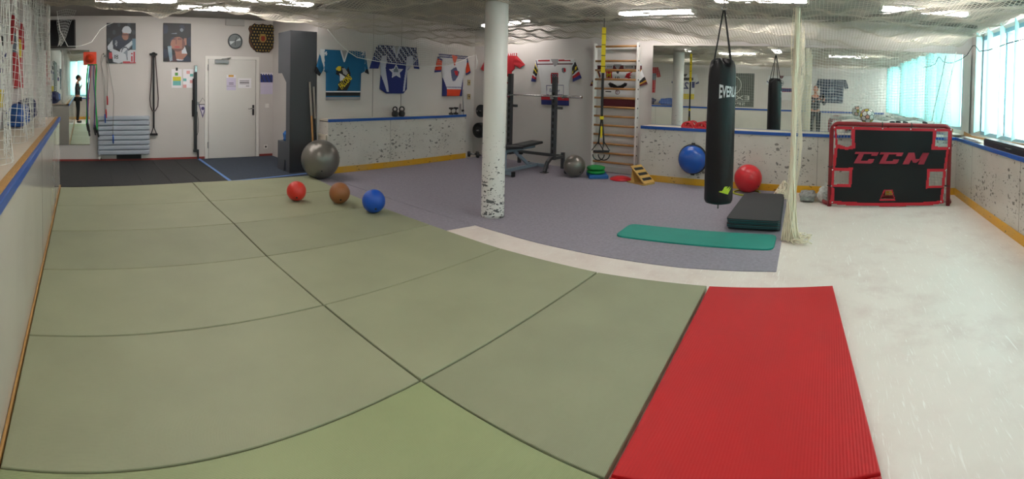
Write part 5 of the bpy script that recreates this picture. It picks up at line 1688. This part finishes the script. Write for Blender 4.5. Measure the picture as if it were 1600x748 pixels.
# white and maroon jersey behind the wall bars
def col_m(P):
    zb_ = P([(968, 153)])[0][1]
    arc = [P([(x, y)])[0] for x, y in ((940, 150), (950, 153), (962, 155), (975, 155), (985, 152), (994, 149))]
    zt1, zt2, zt3 = [P([(968, y)])[0][1] for y in (102, 108.5, 112)]
    yk = P([(931, 100), (941, 100), (941, 108), (931, 110)])
    mc = P([(948, 112.5), (957.5, 112.5), (957.5, 122), (948, 122)])
    bird = P([(951, 131), (954, 128.5), (960, 131), (966, 134.5), (972, 133), (977, 129), (981, 130), (980, 134), (974, 138), (962, 138), (954, 136)])
    wing = P([(977, 121), (980, 115), (985, 113), (990, 112.5), (985, 116), (989, 117), (984, 119), (988, 121), (984, 123)])
    cap1 = P([(947, 101.5), (959, 101.5), (959, 107.5), (947, 107.5)]); cap2 = P([(975, 101.5), (993, 101.5), (993, 107.5), (975, 107.5)])
    rnd_ = P([(966, 144)])[0]
    vn = P([(963, 111.5), (969, 111.5), (966.5, 116)])
    nb = P([(947, 142.5), (956, 142.5), (956, 143.8), (947, 143.8)])
    def body(x, z):
        if z < zb_ + 0.0 and z < np.interp(x, [a[0] for a in arc], [a[1] for a in arc]): return J_maroon
        if in_poly((x, z), mc): return J_red
        if in_poly((x, z), wing): return J_red
        if in_poly((x, z), bird) or in_poly((x, z), vn) or in_poly((x, z), nb): return J_black
        d = math.hypot(x - rnd_[0], z - rnd_[1])
        if d < 0.045: return J_maroon if d > 0.034 or int(x * 80) % 2 else J_white
        if in_poly((x, z), cap1) or in_poly((x, z), cap2): return J_bright
        if zt2 < z < zt1: return J_maroon
        if zt3 < z < zt2: return J_gold if int(x * 50) % 5 else J_maroon
        return J_bright
    def sl(t, x, z): return J_maroon if t > 0.88 else J_gold if t > 0.76 else J_black if t > 0.6 else J_maroon if t < 0.15 else J_gold if t < 0.2 else J_bright
    return {'body': body, 'sleeve': [sl, sl]}
t, P = jersey('white and maroon jersey hanging behind the wall bars', BACK, (967, 169), [(100, 933, 1003), (112, 935, 1003), (128, 940, 995), (169, 941, 994)], col_m,
              [[(935, 104), (922, 134), (929, 135), (940, 120)], [(1001, 104), (1012, 131), (1000, 135), (995, 120)]],
              [([(960, 100.5), (966.5, 110), (972.5, 100.5)], J_greyw)], seed=15)
for s_, px_, py_, w_, h_, m_ in (('M', 952.8, 117.3, 0.085, 0.085, J_yellow), ('10', 966, 121.5, 0.085, 0.045, J_black), ('RANDOM', 984.5, 104.6, 0.15, 0.035, J_black), ('RANDOM', 953.5, 104.6, 0.10, 0.03, J_black)):
    x_, z_ = P([(px_, py_)])[0]; text(s_, t, 'lettering', m_, x_, z_, 0.041, w_, h_, weight=0.02)

# things on the long wall opposite the mirror (seen in it)
class LeftWall:
    rot = FACE_OUT_X
    def __init__(s): pass
    def xz(s, y, z): return (y, z)
    def loc(s, y, z): return (-0.8795, y, z)
LEFTW = LeftWall()
def flat(c): return lambda P: {'body': c, 'sleeve': [lambda t, x, z: c(x, z), lambda t, x, z: c(x, z)]}
def jersey_l(label, y0, y1, z0, z1, body, sleeves, seed, collar=None, drop=0.36):
    w = y1 - y0; cx = (y0 + y1) / 2
    rows = [(z1, y0 + 0.06 * w, y1 - 0.06 * w), (z1 - 0.3 * (z1 - z0), y0 + 0.14 * w, y1 - 0.14 * w), (z0, y0 + 0.15 * w, y1 - 0.15 * w)]
    t = thing('team_jersey', label, 'jersey', LEFTW.loc(cx, z0), LEFTW.rot, 'team jerseys on the walls')
    rr = [(z - z0, l - cx, r - cx) for z, l, r in rows]
    cloth('body', t, rr, body, 0.022, 70, 70, seed)
    H = z1 - z0
    for k, s in enumerate((-1, 1)):
        q = [(s * 0.43 * w, H), (s * 0.52 * w, H * (1 - drop)), (s * 0.40 * w, H * (0.96 - drop)), (s * 0.36 * w, H * 0.78)]
        sleeve(t, q, sleeves, seed + k)
    if collar:
        mb = MB().use(collar); plate(mb, [(-0.09, H), (0, H - 0.12), (0.09, H)], 0.034, 0.040); mb.build('collar', None, t)
    return t
jersey_l('red jersey with a yellow patch behind the side net', 5.75, 6.95, 1.45, 2.36, lambda x, z: J_yellow if -0.02 < x < 0.22 and 0.42 < z < 0.66 else J_steel if x < -0.15 and 0.45 < z < 0.7 else J_red, lambda t, x, z: J_red, 21, J_white)
t = jersey_l('white jersey with number 22 and a yellow hem opposite the mirror', 4.33, 5.31, 1.26, 2.14,
             lambda x, z: J_yellow if z < 0.19 else J_black if 0.66 < z < 0.76 and abs(x) < 0.3 else J_blue if (0.40 < z < 0.62 and x < -0.25) else J_bright, lambda t, x, z: J_blue if t > 0.75 else J_bright, 23, J_black)
text('22', t, 'number', J_blue, 0.03, 0.48, 0.0345, 0.36, 0.24, weight=0.03)
t = jersey_l('white jersey with a navy and red waist band opposite the mirror', 0.93, 1.95, 1.33, 2.16,
             lambda x, z: J_red if (0.28 < z < 0.30 or 0.40 < z < 0.42) else J_blue if 0.30 <= z <= 0.40 else J_bright, lambda t, x, z: J_blue if 0.6 < t < 0.75 else J_bright, 25, J_maroon)
mb = MB().use(J_steel); plate(mb, disc(0.02, 0.58, 0.10, 24), 0.034, 0.036); mb.use(J_bright); plate(mb, disc(0.02, 0.58, 0.08, 24), 0.0362, 0.037); mb.use(J_steel); plate(mb, rect(-0.05, 0.09, 0.555, 0.605), 0.0372, 0.038); mb.build('crest', None, t)
t = jersey_l('dark grey jersey with pale chest print opposite the mirror', -0.82, 0.28, 1.30, 2.09,
             lambda x, z: J_steel if (0.10 < z < 0.2 and int(x * 16 + 40) % 4) else J('charcoal', '3a4354') if int(z * 28) % 4 else J('charcoal_b', '4a5366'), lambda t, x, z: J('charcoal', '3a4354'), 27, J_steel)
mb = MB().use(J_steel); plate(mb, disc(0, 0.42, 0.11, 24), 0.034, 0.036); mb.build('crest', None, t)

t = thing('gym_banner', 'dark grey banner with a white ring and the words EXCEL SPORT', 'banner', (-0.8795, 3.14, 1.06), FACE_OUT_X)
M_banner = mat('dark_banner_cloth', '4a524c', 0.7); M_bprint = mat('pale_banner_print', 'c9cdc6', 0.6)
MB().box(-0.77, 0.77, -0.012, 0, 0, 1.15, None, 0.003).build('sheet', M_banner, t)
mb = MB()
for k in range(48):
    a, b = 2 * PI * k / 48, 2 * PI * (k + 1) / 48
    plate(mb, [(0.33 * math.cos(a), 0.74 + 0.33 * math.sin(a)), (0.33 * math.cos(b), 0.74 + 0.33 * math.sin(b)), (0.31 * math.cos(b), 0.74 + 0.31 * math.sin(b)), (0.31 * math.cos(a), 0.74 + 0.31 * math.sin(a))][::1], 0.0125, 0.014)
mb.build('ring_emblem', M_bprint, t)
text('EXCEL', t, 'lettering', M_bprint, 0, 0.31, 0.014, 1.22, 0.15)
mb = MB(); plate(mb, rect(-0.62, 0.62, 0.185, 0.195), 0.0125, 0.014); mb.build('rule_line', M_bprint, t)
text('SPORT', t, 'lettering', M_bprint, 0, 0.10, 0.014, 0.95, 0.085)
bundle('gym_bag', 'navy blue bag on the white ledge behind the side net', 'bag', (-0.74, 6.25, 1.0225), 0.12, 0.36, 0.14, mat('navy_bag_cloth', '28305a', 0.8, var=0.15), 8)
bundle('gym_bag', 'bright blue soft bag on the white ledge behind the side net', 'bag', (-0.74, 5.38, 1.0225), 0.12, 0.32, 0.12, mat('bright_blue_cloth', '2f5fae', 0.7, var=0.12), 9)

# ------------------------------------------------------------------ hockey goal with shooting target
M_goal = mat('red_goal_paint', '85161f', 0.35)
gdir = math.atan2(-1.73, 0.075)
t = thing('hockey_goal', 'red hockey goal on the white floor in front of the mirror', 'goal', (6.545, -0.885, 0.0), gdir)
HW, GH = 0.84, 1.135
def arc_pts(c, r, a0, a1, n, f):
    return [f(c, r, a0 + (a1 - a0) * i / n) for i in range(n + 1)]
front = [(-HW, 0, 0.0), (-HW, 0, GH - 0.1)] + [(-HW + 0.1 - 0.1 * math.cos(a), 0, GH - 0.1 + 0.1 * math.sin(a)) for a in np.linspace(0, PI / 2, 7)[1:]]
front += [(-p[0], 0, p[2]) for p in front[::-1]]
MB().tube(front, 0.030, 14).build('front_frame', M_goal, t)
base = [(-HW, 0.0, 0.03), (-HW - 0.06, 0.1, 0.03), (-HW - 0.09, 0.22, 0.03), (-HW - 0.02, 0.36, 0.03), (-HW + 0.2, 0.47, 0.03), (0, 0.53, 0.03)]
base += [(-p[0], p[1], p[2]) for p in base[::-1][1:]]
MB().tube(base, 0.026, 10).build('base_frame', M_goal, t)
topb = [(-HW + 0.02, 0.02, GH - 0.01), (-HW + 0.03, 0.25, GH - 0.01), (-HW + 0.18, 0.36, GH - 0.01), (HW - 0.18, 0.36, GH - 0.01), (HW - 0.03, 0.25, GH - 0.01), (HW - 0.02, 0.02, GH - 0.01)]
MB().tube(topb, 0.022, 10).build('top_frame', mat('white_goal_paint', 'd5d5d2', 0.4), t)
MB().tube([(0, 0.36, GH - 0.03), (0, 0.45, 0.5), (0, 0.53, 0.05)], 0.018, 8).build('back_post', M_goal, t)
M_gn = mat('white_goal_net', 'cfcfca', 0.8)
def poly_interp(pts, n):
    p = np.array(pts, float); d = np.r_[0, np.cumsum(np.linalg.norm(np.diff(p, axis=0), axis=1))]
    s = np.linspace(0, d[-1], n)
    return np.stack([np.interp(s, d, p[:, k]) for k in range(3)], 1)
tb = poly_interp(topb, 48); bb = poly_interp(base, 48)
v = np.linspace(0, 1, 26)[None, :, None]
S = tb[:, None, :] * (1 - v) + bb[:, None, :] * v
S = S + np.array([0, 1, 0]) * (0.05 * np.sin(v * PI) * np.sin(np.linspace(0, PI, 48))[:, None, None])
net('back_netting', S, 0.0038, M_gn, t)
uu = np.linspace(-HW + 0.03, HW - 0.03, 40); vv = np.linspace(0.0, 0.35, 10)
UU, VV = np.meshgrid(uu, vv, indexing='ij')
net('top_netting', np.stack([UU, VV, GH + 0.028 - 0.035 * np.sin(VV / 0.35 * PI) + 0 * UU], -1), 0.0036, M_gn, t)
mb = MB()
rr = random.Random(9)
mb.tube([(x, 0.33 + 0.01 * math.sin(x * 30), GH + 0.012 + 0.010 * math.sin(x * 21)) for x in np.linspace(-0.68, 0.68, 40)], 0.034, 8)
mb.build('net_roll', M_gn, t)
# target sheet
M_tb = mat('black_target_cloth', '17171a', 0.85); M_tr = mat('red_target_trim', 'c0182c', 0.6)
def cp(cx, cy): return ((cx - 80) / 835 * 1.68 - 0.84, (722 - cy) * 0.00199)
def cps(l): return [cp(*q) for q in l]
holes = [cps([(110, 190), (212, 190), (217, 297), (185, 312), (122, 292)]), cps([(808, 188), (896, 190), (893, 302), (802, 296)]),
         cps([(107, 478), (210, 474), (207, 564), (104, 570)]), cps([(772, 474), (870, 478), (862, 574), (766, 576)]),
         cps([(460, 607), (504, 607), (524, 668), (428, 668)])]
trims = [cps([(95, 168), (236, 168), (242, 320), (185, 330), (110, 318)]), cps([(785, 168), (922, 170), (912, 322), (778, 320)]),
         cps([(92, 458), (231, 452), (224, 586), (86, 586)]), cps([(754, 455), (890, 458), (882, 592), (746, 594)]),
         cps([(452, 599), (510, 599), (532, 676), (420, 676)])]
topstrip = cps([(85, 168), (925, 168), (925, 190), (85, 190)])
botstrip = cps([(80, 676), (200, 688), (500, 694), (800, 688), (880, 678), (880, 700), (780, 712), (500, 716), (200, 710), (80, 700)])
outer = cps([(92, 168), (925, 168), (905, 330), (885, 460), (880, 600), (858, 690), (500, 712), (108, 694), (88, 590), (100, 450), (118, 320)])
left_s = cps([(92, 586), (112, 600), (112, 670), (100, 690), (84, 690)]); right_s = cps([(905, 320), (888, 320), (872, 455), (892, 455)])
right_s2 = cps([(862, 594), (880, 594), (872, 690), (850, 690)]); left_s2 = cps([(100, 320), (124, 320), (112, 455), (94, 455)])
mb = MB()
NX, NZ = 168, 112
xs = np.linspace(-0.85, 0.87, NX + 1); zs = np.linspace(0.0, 1.12, NZ + 1)
W = NX + 1
for out in (0, 1):
    for j in range(NZ + 1):
        for i in range(NX + 1):
            x, z = xs[i], zs[j]
            mb.v.append((x, -0.036 + 0.012 * math.sin(z * 2.8) + 0.004 * math.sin(x * 9 + z * 5) + 0.004 * out, z))
nb = W * (NZ + 1)
filled = set()
for j in range(NZ):
    for i in range(NX):
        p = ((xs[i] + xs[i + 1]) / 2, (zs[j] + zs[j + 1]) / 2)
        if any(in_poly(p, h) for h in holes): continue
        red = in_poly(p, topstrip) or in_poly(p, botstrip) or any(in_poly(p, q) for q in trims) or in_poly(p, left_s) or in_poly(p, right_s) or in_poly(p, right_s2) or in_poly(p, left_s2)
        if not red and not in_poly(p, outer): continue
        a = j * W + i
        mb.use(M_tr if red else M_tb)
        mb.face((a, a + 1, a + W + 1, a + W))
        mb.face((a + nb, a + W + nb, a + W + 1 + nb, a + 1 + nb))
tgt = mb.build('target_sheet', None, t)
c_ = cp(497, 381)
mt_ccm = mat('dim_red_print', 'a3263a', 0.6)
mb = MB()
def glyph(polys):
    for q in polys: plate(mb, cps(q)[::-1], 0.036, 0.050)
for ox in (0, 172):                                    # the two slanted letters C
    glyph([[(246 + ox, 341), (395 + ox, 341), (389 + ox, 353), (240 + ox, 356)],
           [(270 + ox, 355), (303 + ox, 354), (282 + ox, 402), (244 + ox, 402)],
           [(395 + ox, 341), (405 + ox, 341), (392 + ox, 366), (352 + ox, 366), (358 + ox, 353), (389 + ox, 353)],
           [(244 + ox, 402), (282 + ox, 402), (330 + ox, 401), (336 + ox, 389), (376 + ox, 389), (366 + ox, 412), (352 + ox, 420), (236 + ox, 420)]])
glyph([[(612, 341), (655, 341), (618, 422), (573, 422)], [(655, 341), (663, 385), (690, 385), (646, 410), (634, 388)],
       [(760, 341), (715, 341), (690, 385), (646, 410), (668, 412), (706, 380)], [(760, 341), (724, 422), (682, 422), (706, 368), (715, 341)]])
mb.build('lettering', mt_ccm, tgt)
for cx, cy in ((95, 178), (222, 178), (424, 178), (622, 178), (800, 178), (912, 178), (905, 308), (888, 468), (878, 580), (858, 688), (92, 468), (88, 580), (98, 690)):
    x, z = cp(cx, cy); towards(MB(), [(0.011, 0.030), (0.011, 0.046), (0.004, 0.047)], 10, (x, 0, z)).build('grommet', M_chrome, tgt)
for cx, cy in ((425, 150), (630, 150), (905, 580), (66, 450), (62, 580)):
    x, z = cp(cx, cy)
    MB().torus((max(-HW, min(HW, x)), 0, min(GH, z)), 0.036, 0.006, 'X' if cy < 200 else 'Z', 16, 6).build('cable_tie', M_black, t)
bundle('net_bundle', 'white bundle of loose net at the foot of the goal post by the net curtain', 'net', (6.80, 0.02, 0.0005), 0.13, 0.10, 0.10, mat('crumpled_white_net', 'c9c9c6', 0.85, var=0.2, vscale=25), 31)
bundle('net_bundle', 'white bundle of loose net at the foot of the goal post by the windows', 'net', (6.86, -1.74, 0.0005), 0.10, 0.07, 0.09, mat('crumpled_white_net', 'c9c9c6', 0.85, var=0.2, vscale=25), 32)

bundle('net_heap', 'grey heap of netting on the white floor beside the goal', 'net', (6.85, 0.27, 0.0005), 0.2, 0.12, 0.06, mat('grey_net_twine', '9c9c98', 0.85, var=0.25, vscale=30, bump=0.8, bscale=40), 41)
# football and pucks lying on top of the goal
def football(label, loc, r):
    t = thing('football', label, 'ball', loc)
    bm = bmesh.new()
    bmesh.ops.create_icosphere(bm, subdivisions=1, radius=1)
    bmesh.ops.bevel(bm, geom=list(bm.verts), offset=33.333, offset_type='PERCENT', segments=1, affect='VERTICES')
    bm.normal_update()
    Mw, My = mat('football_white', 'd8d4cf', 0.4), mat('football_yellow', 'c8b640', 0.4)
    mb = MB()
    seams = set()
    for k, f in enumerate(bm.faces):
        c = f.calc_center_median()
        mb.use(My if (len(f.verts) == 5 and k % 2 == 0) else mat('football_pink', 'd9a08c', 0.4) if k % 7 == 3 else Mw)
        vs = [v.co for v in f.verts]
        for i in range(len(vs)):
            a, b = vs[i], vs[(i + 1) % len(vs)]
            N = 4
            rows = [[(c.lerp(a.lerp(b, (q / s) if s else 0), s / N)).normalized() * r for q in range(s + 1)] for s in range(N + 1)]
            for s in range(N):
                for q in range(s + 1):
                    mb.add([rows[s][q], rows[s + 1][q], rows[s + 1][q + 1]], [(0, 1, 2)], True)
                    if q < s: mb.add([rows[s][q], rows[s + 1][q + 1], rows[s][q + 1]], [(0, 1, 2)], True)
        for e in f.edges:
            seams.add(tuple(sorted(v.index for v in e.verts)))
    bm.verts.ensure_lookup_table()
    o = mb.build('panels', None, t); o.location.z = r
    sm = MB()
    for a, b in seams:
        p, q = bm.verts[a].co, bm.verts[b].co
        sm.tube([p.lerp(q, i / 4).normalized() * (r * 1.0) for i in range(5)], r * 0.05, 5)
    o2 = sm.build('seams', M_black, t); o2.location.z = r
    bm.free()
    o.rotation_euler = o2.rotation_euler = (0.5, 0.3, 0.2)
    return t
GL = lambda lx, ly: (6.545 + lx * math.cos(gdir) - ly * math.sin(gdir), -0.885 + lx * math.sin(gdir) + ly * math.cos(gdir))
football('football with dark seams and yellow patches on top of the goal', (*GL(-0.345, 0.12), GH + 0.012), 0.10)
for k, (lx, ly, w) in enumerate(((0.02, 0.13, 'nearest the football'), (0.115, 0.20, 'second along from the football'), (0.20, 0.1, 'third along from the football'), (0.50, 0.16, 'closest to the window side'))):
    x, y = GL(lx, ly)
    mb = MB(); mb.lathe([(0.034, 0), (0.038, 0.004), (0.038, 0.022), (0.034, 0.026)], 24)
    o = mb.build('hockey_puck', M_black); o.location = (x, y, GH + 0.018); o.rotation_euler = (0.1 * k, 0.2, 0)
    tag(o, 'black puck lying on top of the goal, %s' % w, 'puck', 'pucks on the goal')

# ------------------------------------------------------------------ ledge under the windows
LZ = 0.9155
t = thing('hockey_stick', 'pale wooden hockey stick lying on the window ledge', 'stick', (5.9, -2.20, LZ + 0.04))
MB().obox((-1.0, -0.03, 0.06), (1.15, 0.02, 0.0), 0.022, 0.030, 0.005).build('shaft', M_wood, t)
MB().obox((1.15, 0.02, 0.0), (1.40, 0.06, 0.03), 0.012, 0.06, 0.004).build('blade', M_wood, t)
t = thing('equipment_case', 'long black case lying on the window ledge', 'case', (5.1, -2.125, LZ))
MB().box(-0.95, 0.95, -0.065, 0.075, 0, 0.085, None, 0.012).build('case_body', mat('black_case', '25262b', 0.5), t)
MB().box(-0.93, 0.93, -0.06, 0.07, 0.0852, 0.098, None, 0.005).build('lid', mat('black_case', '25262b', 0.5), t)
MB().tube([(-0.1, 0.08, 0.05), (-0.08, 0.1, 0.05), (0.08, 0.1, 0.05), (0.1, 0.08, 0.05)], 0.008, 6).build('handle', M_black, t)
bundle('net_bundle', 'flat heap of white netting on the window ledge by the mirror', 'net', (6.75, -2.095, LZ), 0.42, 0.05, 0.022, mat('crumpled_white_net', 'c9c9c6', 0.85, var=0.2, vscale=25), 33)

# ------------------------------------------------------------------ the photographer (seen in the mirror)
def skin_mesh(name, verts, edges, radii, m, parent, sub=2, root=0):
    me = bpy.data.meshes.new(name)
    me.from_pydata(verts, edges, [])
    o = bpy.data.objects.new(name, me); COL.objects.link(o)
    sk = o.modifiers.new('skin', 'SKIN'); sk.use_smooth_shade = True
    for i, r in enumerate(radii):
        sv = me.skin_vertices[0].data[i]
        sv.radius = r if isinstance(r, tuple) else (r, r)
        sv.use_root = (i == root)
    ss = o.modifiers.new('subdivision', 'SUBSURF'); ss.levels = sub; ss.render_levels = sub
    bpy.context.view_layer.update()
    dg = bpy.context.evaluated_depsgraph_get()
    me2 = bpy.data.meshes.new_from_object(o.evaluated_get(dg))
    me2.name = name
    bpy.data.objects.remove(o)
    for p in me2.polygons: p.use_smooth = True
    me2.materials.clear(); me2.materials.append(m)
    o2 = bpy.data.objects.new(name, me2); COL.objects.link(o2); o2.parent = parent
    return o2
M_skin = mat('skin', 'c08a72', 0.5); M_shirt = mat('dark_grey_shirt', '3c3f46', 0.85); M_trouser = mat('black_trousers', '202126', 0.85); M_hair = mat('dark_brown_hair', '33251d', 0.7)
M_shoe = mat('black_shoes', '1a1a1c', 0.5)
t = thing('person', 'person in dark clothes holding up a phone, seen in the mirror', 'person', (-0.205, 0.27, 0.0365), -PI / 2)
# local frame: -y is behind? local x = to the person's right-hand view side; local +y faces the mirror
t.rotation_euler = (0, 0, -PI / 2)          # local +y -> world +x (towards the mirror); local +x -> world -y
body_v = [(0, 0, 0.96), (0, -0.005, 1.10), (0, 0.0, 1.28), (0, -0.01, 1.43), (0, 0.0, 1.535), (0, 0.02, 1.60),
          (-0.10, 0, 0.90), (-0.115, 0.02, 0.50), (-0.125, -0.015, 0.10), (-0.135, 0.11, 0.04),
          (0.10, 0, 0.90), (0.115, 0.02, 0.50), (0.125, -0.015, 0.10), (0.135, 0.11, 0.04),
          (-0.185, -0.01, 1.43), (-0.235, 0.0, 1.18), (-0.02, 0.10, 1.32),
          (0.185, -0.01, 1.43), (0.30, 0.02, 1.20), (0.27, 0.13, 1.38)]
body_e = [(0, 1), (1, 2), (2, 3), (3, 4), (4, 5), (0, 6), (6, 7), (7, 8), (8, 9), (0, 10), (10, 11), (11, 12), (12, 13), (3, 14), (14, 15), (15, 16), (3, 17), (17, 18), (18, 19)]
body_r = [(0.15, 0.10), (0.14, 0.095), (0.155, 0.10), (0.12, 0.085), 0.052, 0.05, 0.085, 0.055, 0.038, 0.035, 0.085, 0.055, 0.038, 0.035, 0.058, 0.042, 0.028, 0.058, 0.042, 0.028]
body = skin_mesh('body', body_v, body_e, body_r, M_skin, t)
# clothing: slightly larger skins over the same joints
skin_mesh('shirt', [body_v[i] for i in (0, 1, 2, 3)] + [(0, 0, 1.49)] + [body_v[14], body_v[15], (-0.05, 0.085, 1.295), body_v[17], body_v[18], (0.275, 0.11, 1.345)],
          [(0, 1), (1, 2), (2, 3), (3, 4), (3, 5), (5, 6), (6, 7), (3, 8), (8, 9), (9, 10)],
          [(0.165, 0.112), (0.155, 0.108), (0.168, 0.112), (0.132, 0.097), 0.064, 0.068, 0.053, 0.038, 0.068, 0.053, 0.038], M_shirt, t)
skin_mesh('trousers', [(0, 0, 0.99)] + [body_v[i] for i in (6, 7)] + [(-0.125, -0.012, 0.08)] + [body_v[i] for i in (10, 11)] + [(0.125, -0.012, 0.08)],
          [(0, 1), (1, 2), (2, 3), (0, 4), (4, 5), (5, 6)], [(0.16, 0.11), 0.098, 0.068, 0.058, 0.098, 0.068, 0.058], M_trouser, t)
for s in (-1, 1):
    skin_mesh('shoe', [(s * 0.127, -0.05, 0.05), (s * 0.13, 0.03, 0.05), (s * 0.14, 0.15, 0.04)], [(0, 1), (1, 2)], [0.045, 0.048, 0.036], M_shoe, t)
# head
bm = bmesh.new(); bmesh.ops.create_uvsphere(bm, u_segments=32, v_segments=24, radius=1)
for v_ in bm.verts:
    c0 = v_.co.copy()
    v_.co = Vector((c0.x * 0.076, c0.y * 0.098, c0.z * 0.122))
    if c0.z < 0: v_.co.x *= 1 + 0.24 * c0.z; v_.co.y *= 1 + 0.12 * c0.z
    if c0.y > 0.6 and abs(c0.x) < 0.22 and -0.35 < c0.z < 0.12: v_.co.y += 0.020 * (1 - abs(c0.x) / 0.22) * (0.4 + (0.12 - c0.z))
    if c0.y > 0.5 and 0.02 < c0.z < 0.2 and 0.2 < abs(c0.x) < 0.55: v_.co.y -= 0.007
for f in bm.faces: f.smooth = True
me = bpy.data.meshes.new('head'); bm.to_mesh(me); bm.free(); me.materials.append(M_skin)
HEAD = Vector((0.0, 0.045, 1.685))
hd = bpy.data.objects.new('head', me); COL.objects.link(hd); hd.parent = t; hd.location = HEAD
for s in (-1, 1):
    mb = MB(); mb.sphere((s * 0.030, 0.078, 0.014), 0.012, 16); mb.build('eye', mat('eye_white', 'd8d4ce', 0.3), hd)
    mb = MB(); mb.sphere((s * 0.078, -0.005, -0.005), 0.030, 16, (0.3, 0.6, 1.0)); mb.build('ear', M_skin, hd)
    MB().tube([(s * 0.015, 0.090, 0.034), (s * 0.032, 0.088, 0.040), (s * 0.05, 0.074, 0.034)], 0.004, 6).build('eyebrow', M_hair, hd)
MB().tube([(-0.022, 0.082, -0.058), (0, 0.092, -0.060), (0.022, 0.082, -0.058)], [0.003, 0.006, 0.003], 8).build('mouth', mat('lips', '9a5a50', 0.5), hd)
mb = MB(); mb.lathe([(1e-6, 0.132)] + [(0.083 * math.sin(a), 0.130 * math.cos(a)) for a in np.linspace(0.15, 1.72, 10)], 28, Matrix.Translation((0, -0.014, 0.006)) @ Matrix.Rotation(0.32, 4, 'X') @ Matrix.Diagonal((1, 1.2, 1, 1)))
mb.build('hair', M_hair, hd)
# hands: palm, five curled fingers each; the phone sits between them
def hand(wrist, palm, spread, s):
    h = skin_mesh('hand', [wrist, palm], [(0, 1)], [0.026, (0.036, 0.020)], M_skin, t, 1)
    for k in range(4):
        L = (0.030, 0.036, 0.034, 0.026)[k]
        b = Vector(palm) + Vector((spread[0] * (k - 1.5), spread[1] * (k - 1.5), spread[2] * (k - 1.5)))
        p1 = b + Vector((s * 0.012, 0.010, L * 0.5)); p2 = p1 + Vector((s * 0.016, 0.004, L * 0.55)); p3 = p2 + Vector((s * 0.016, -0.006, L * 0.3))
        skin_mesh('finger', [tuple(b), tuple(p1), tuple(p2), tuple(p3)], [(0, 1), (1, 2), (2, 3)], [0.010, 0.009, 0.008, 0.007], M_skin, t, 1)
    b = Vector(palm) + Vector((s * 0.01, -0.018, -0.005))
    skin_mesh('thumb', [tuple(b), tuple(b + Vector((s * 0.02, -0.012, 0.02))), tuple(b + Vector((s * 0.034, -0.008, 0.045)))], [(0, 1), (1, 2)], [0.012, 0.010, 0.008], M_skin, t, 1)
hand((0.06, 0.115, 1.355), (0.17, 0.135, 1.385), (0.012, 0, 0.012), 1)
hand((0.272, 0.135, 1.385), (0.315, 0.14, 1.40), (-0.006, 0.002, 0.014), -1)
ph = thing('phone', 'black phone held up by the person in the mirror', 'phone', (-0.045, 0.02, 1.435), 0)
MB().box(-0.004, 0.004, -0.036, 0.036, 0, 0.145, None, 0.003).build('phone_body', mat('black_phone', '151518', 0.25), ph)
MB().box(-0.0052, -0.0042, -0.033, 0.033, 0.006, 0.139).build('display', mat('phone_screen', '22262c', 0.1), ph)
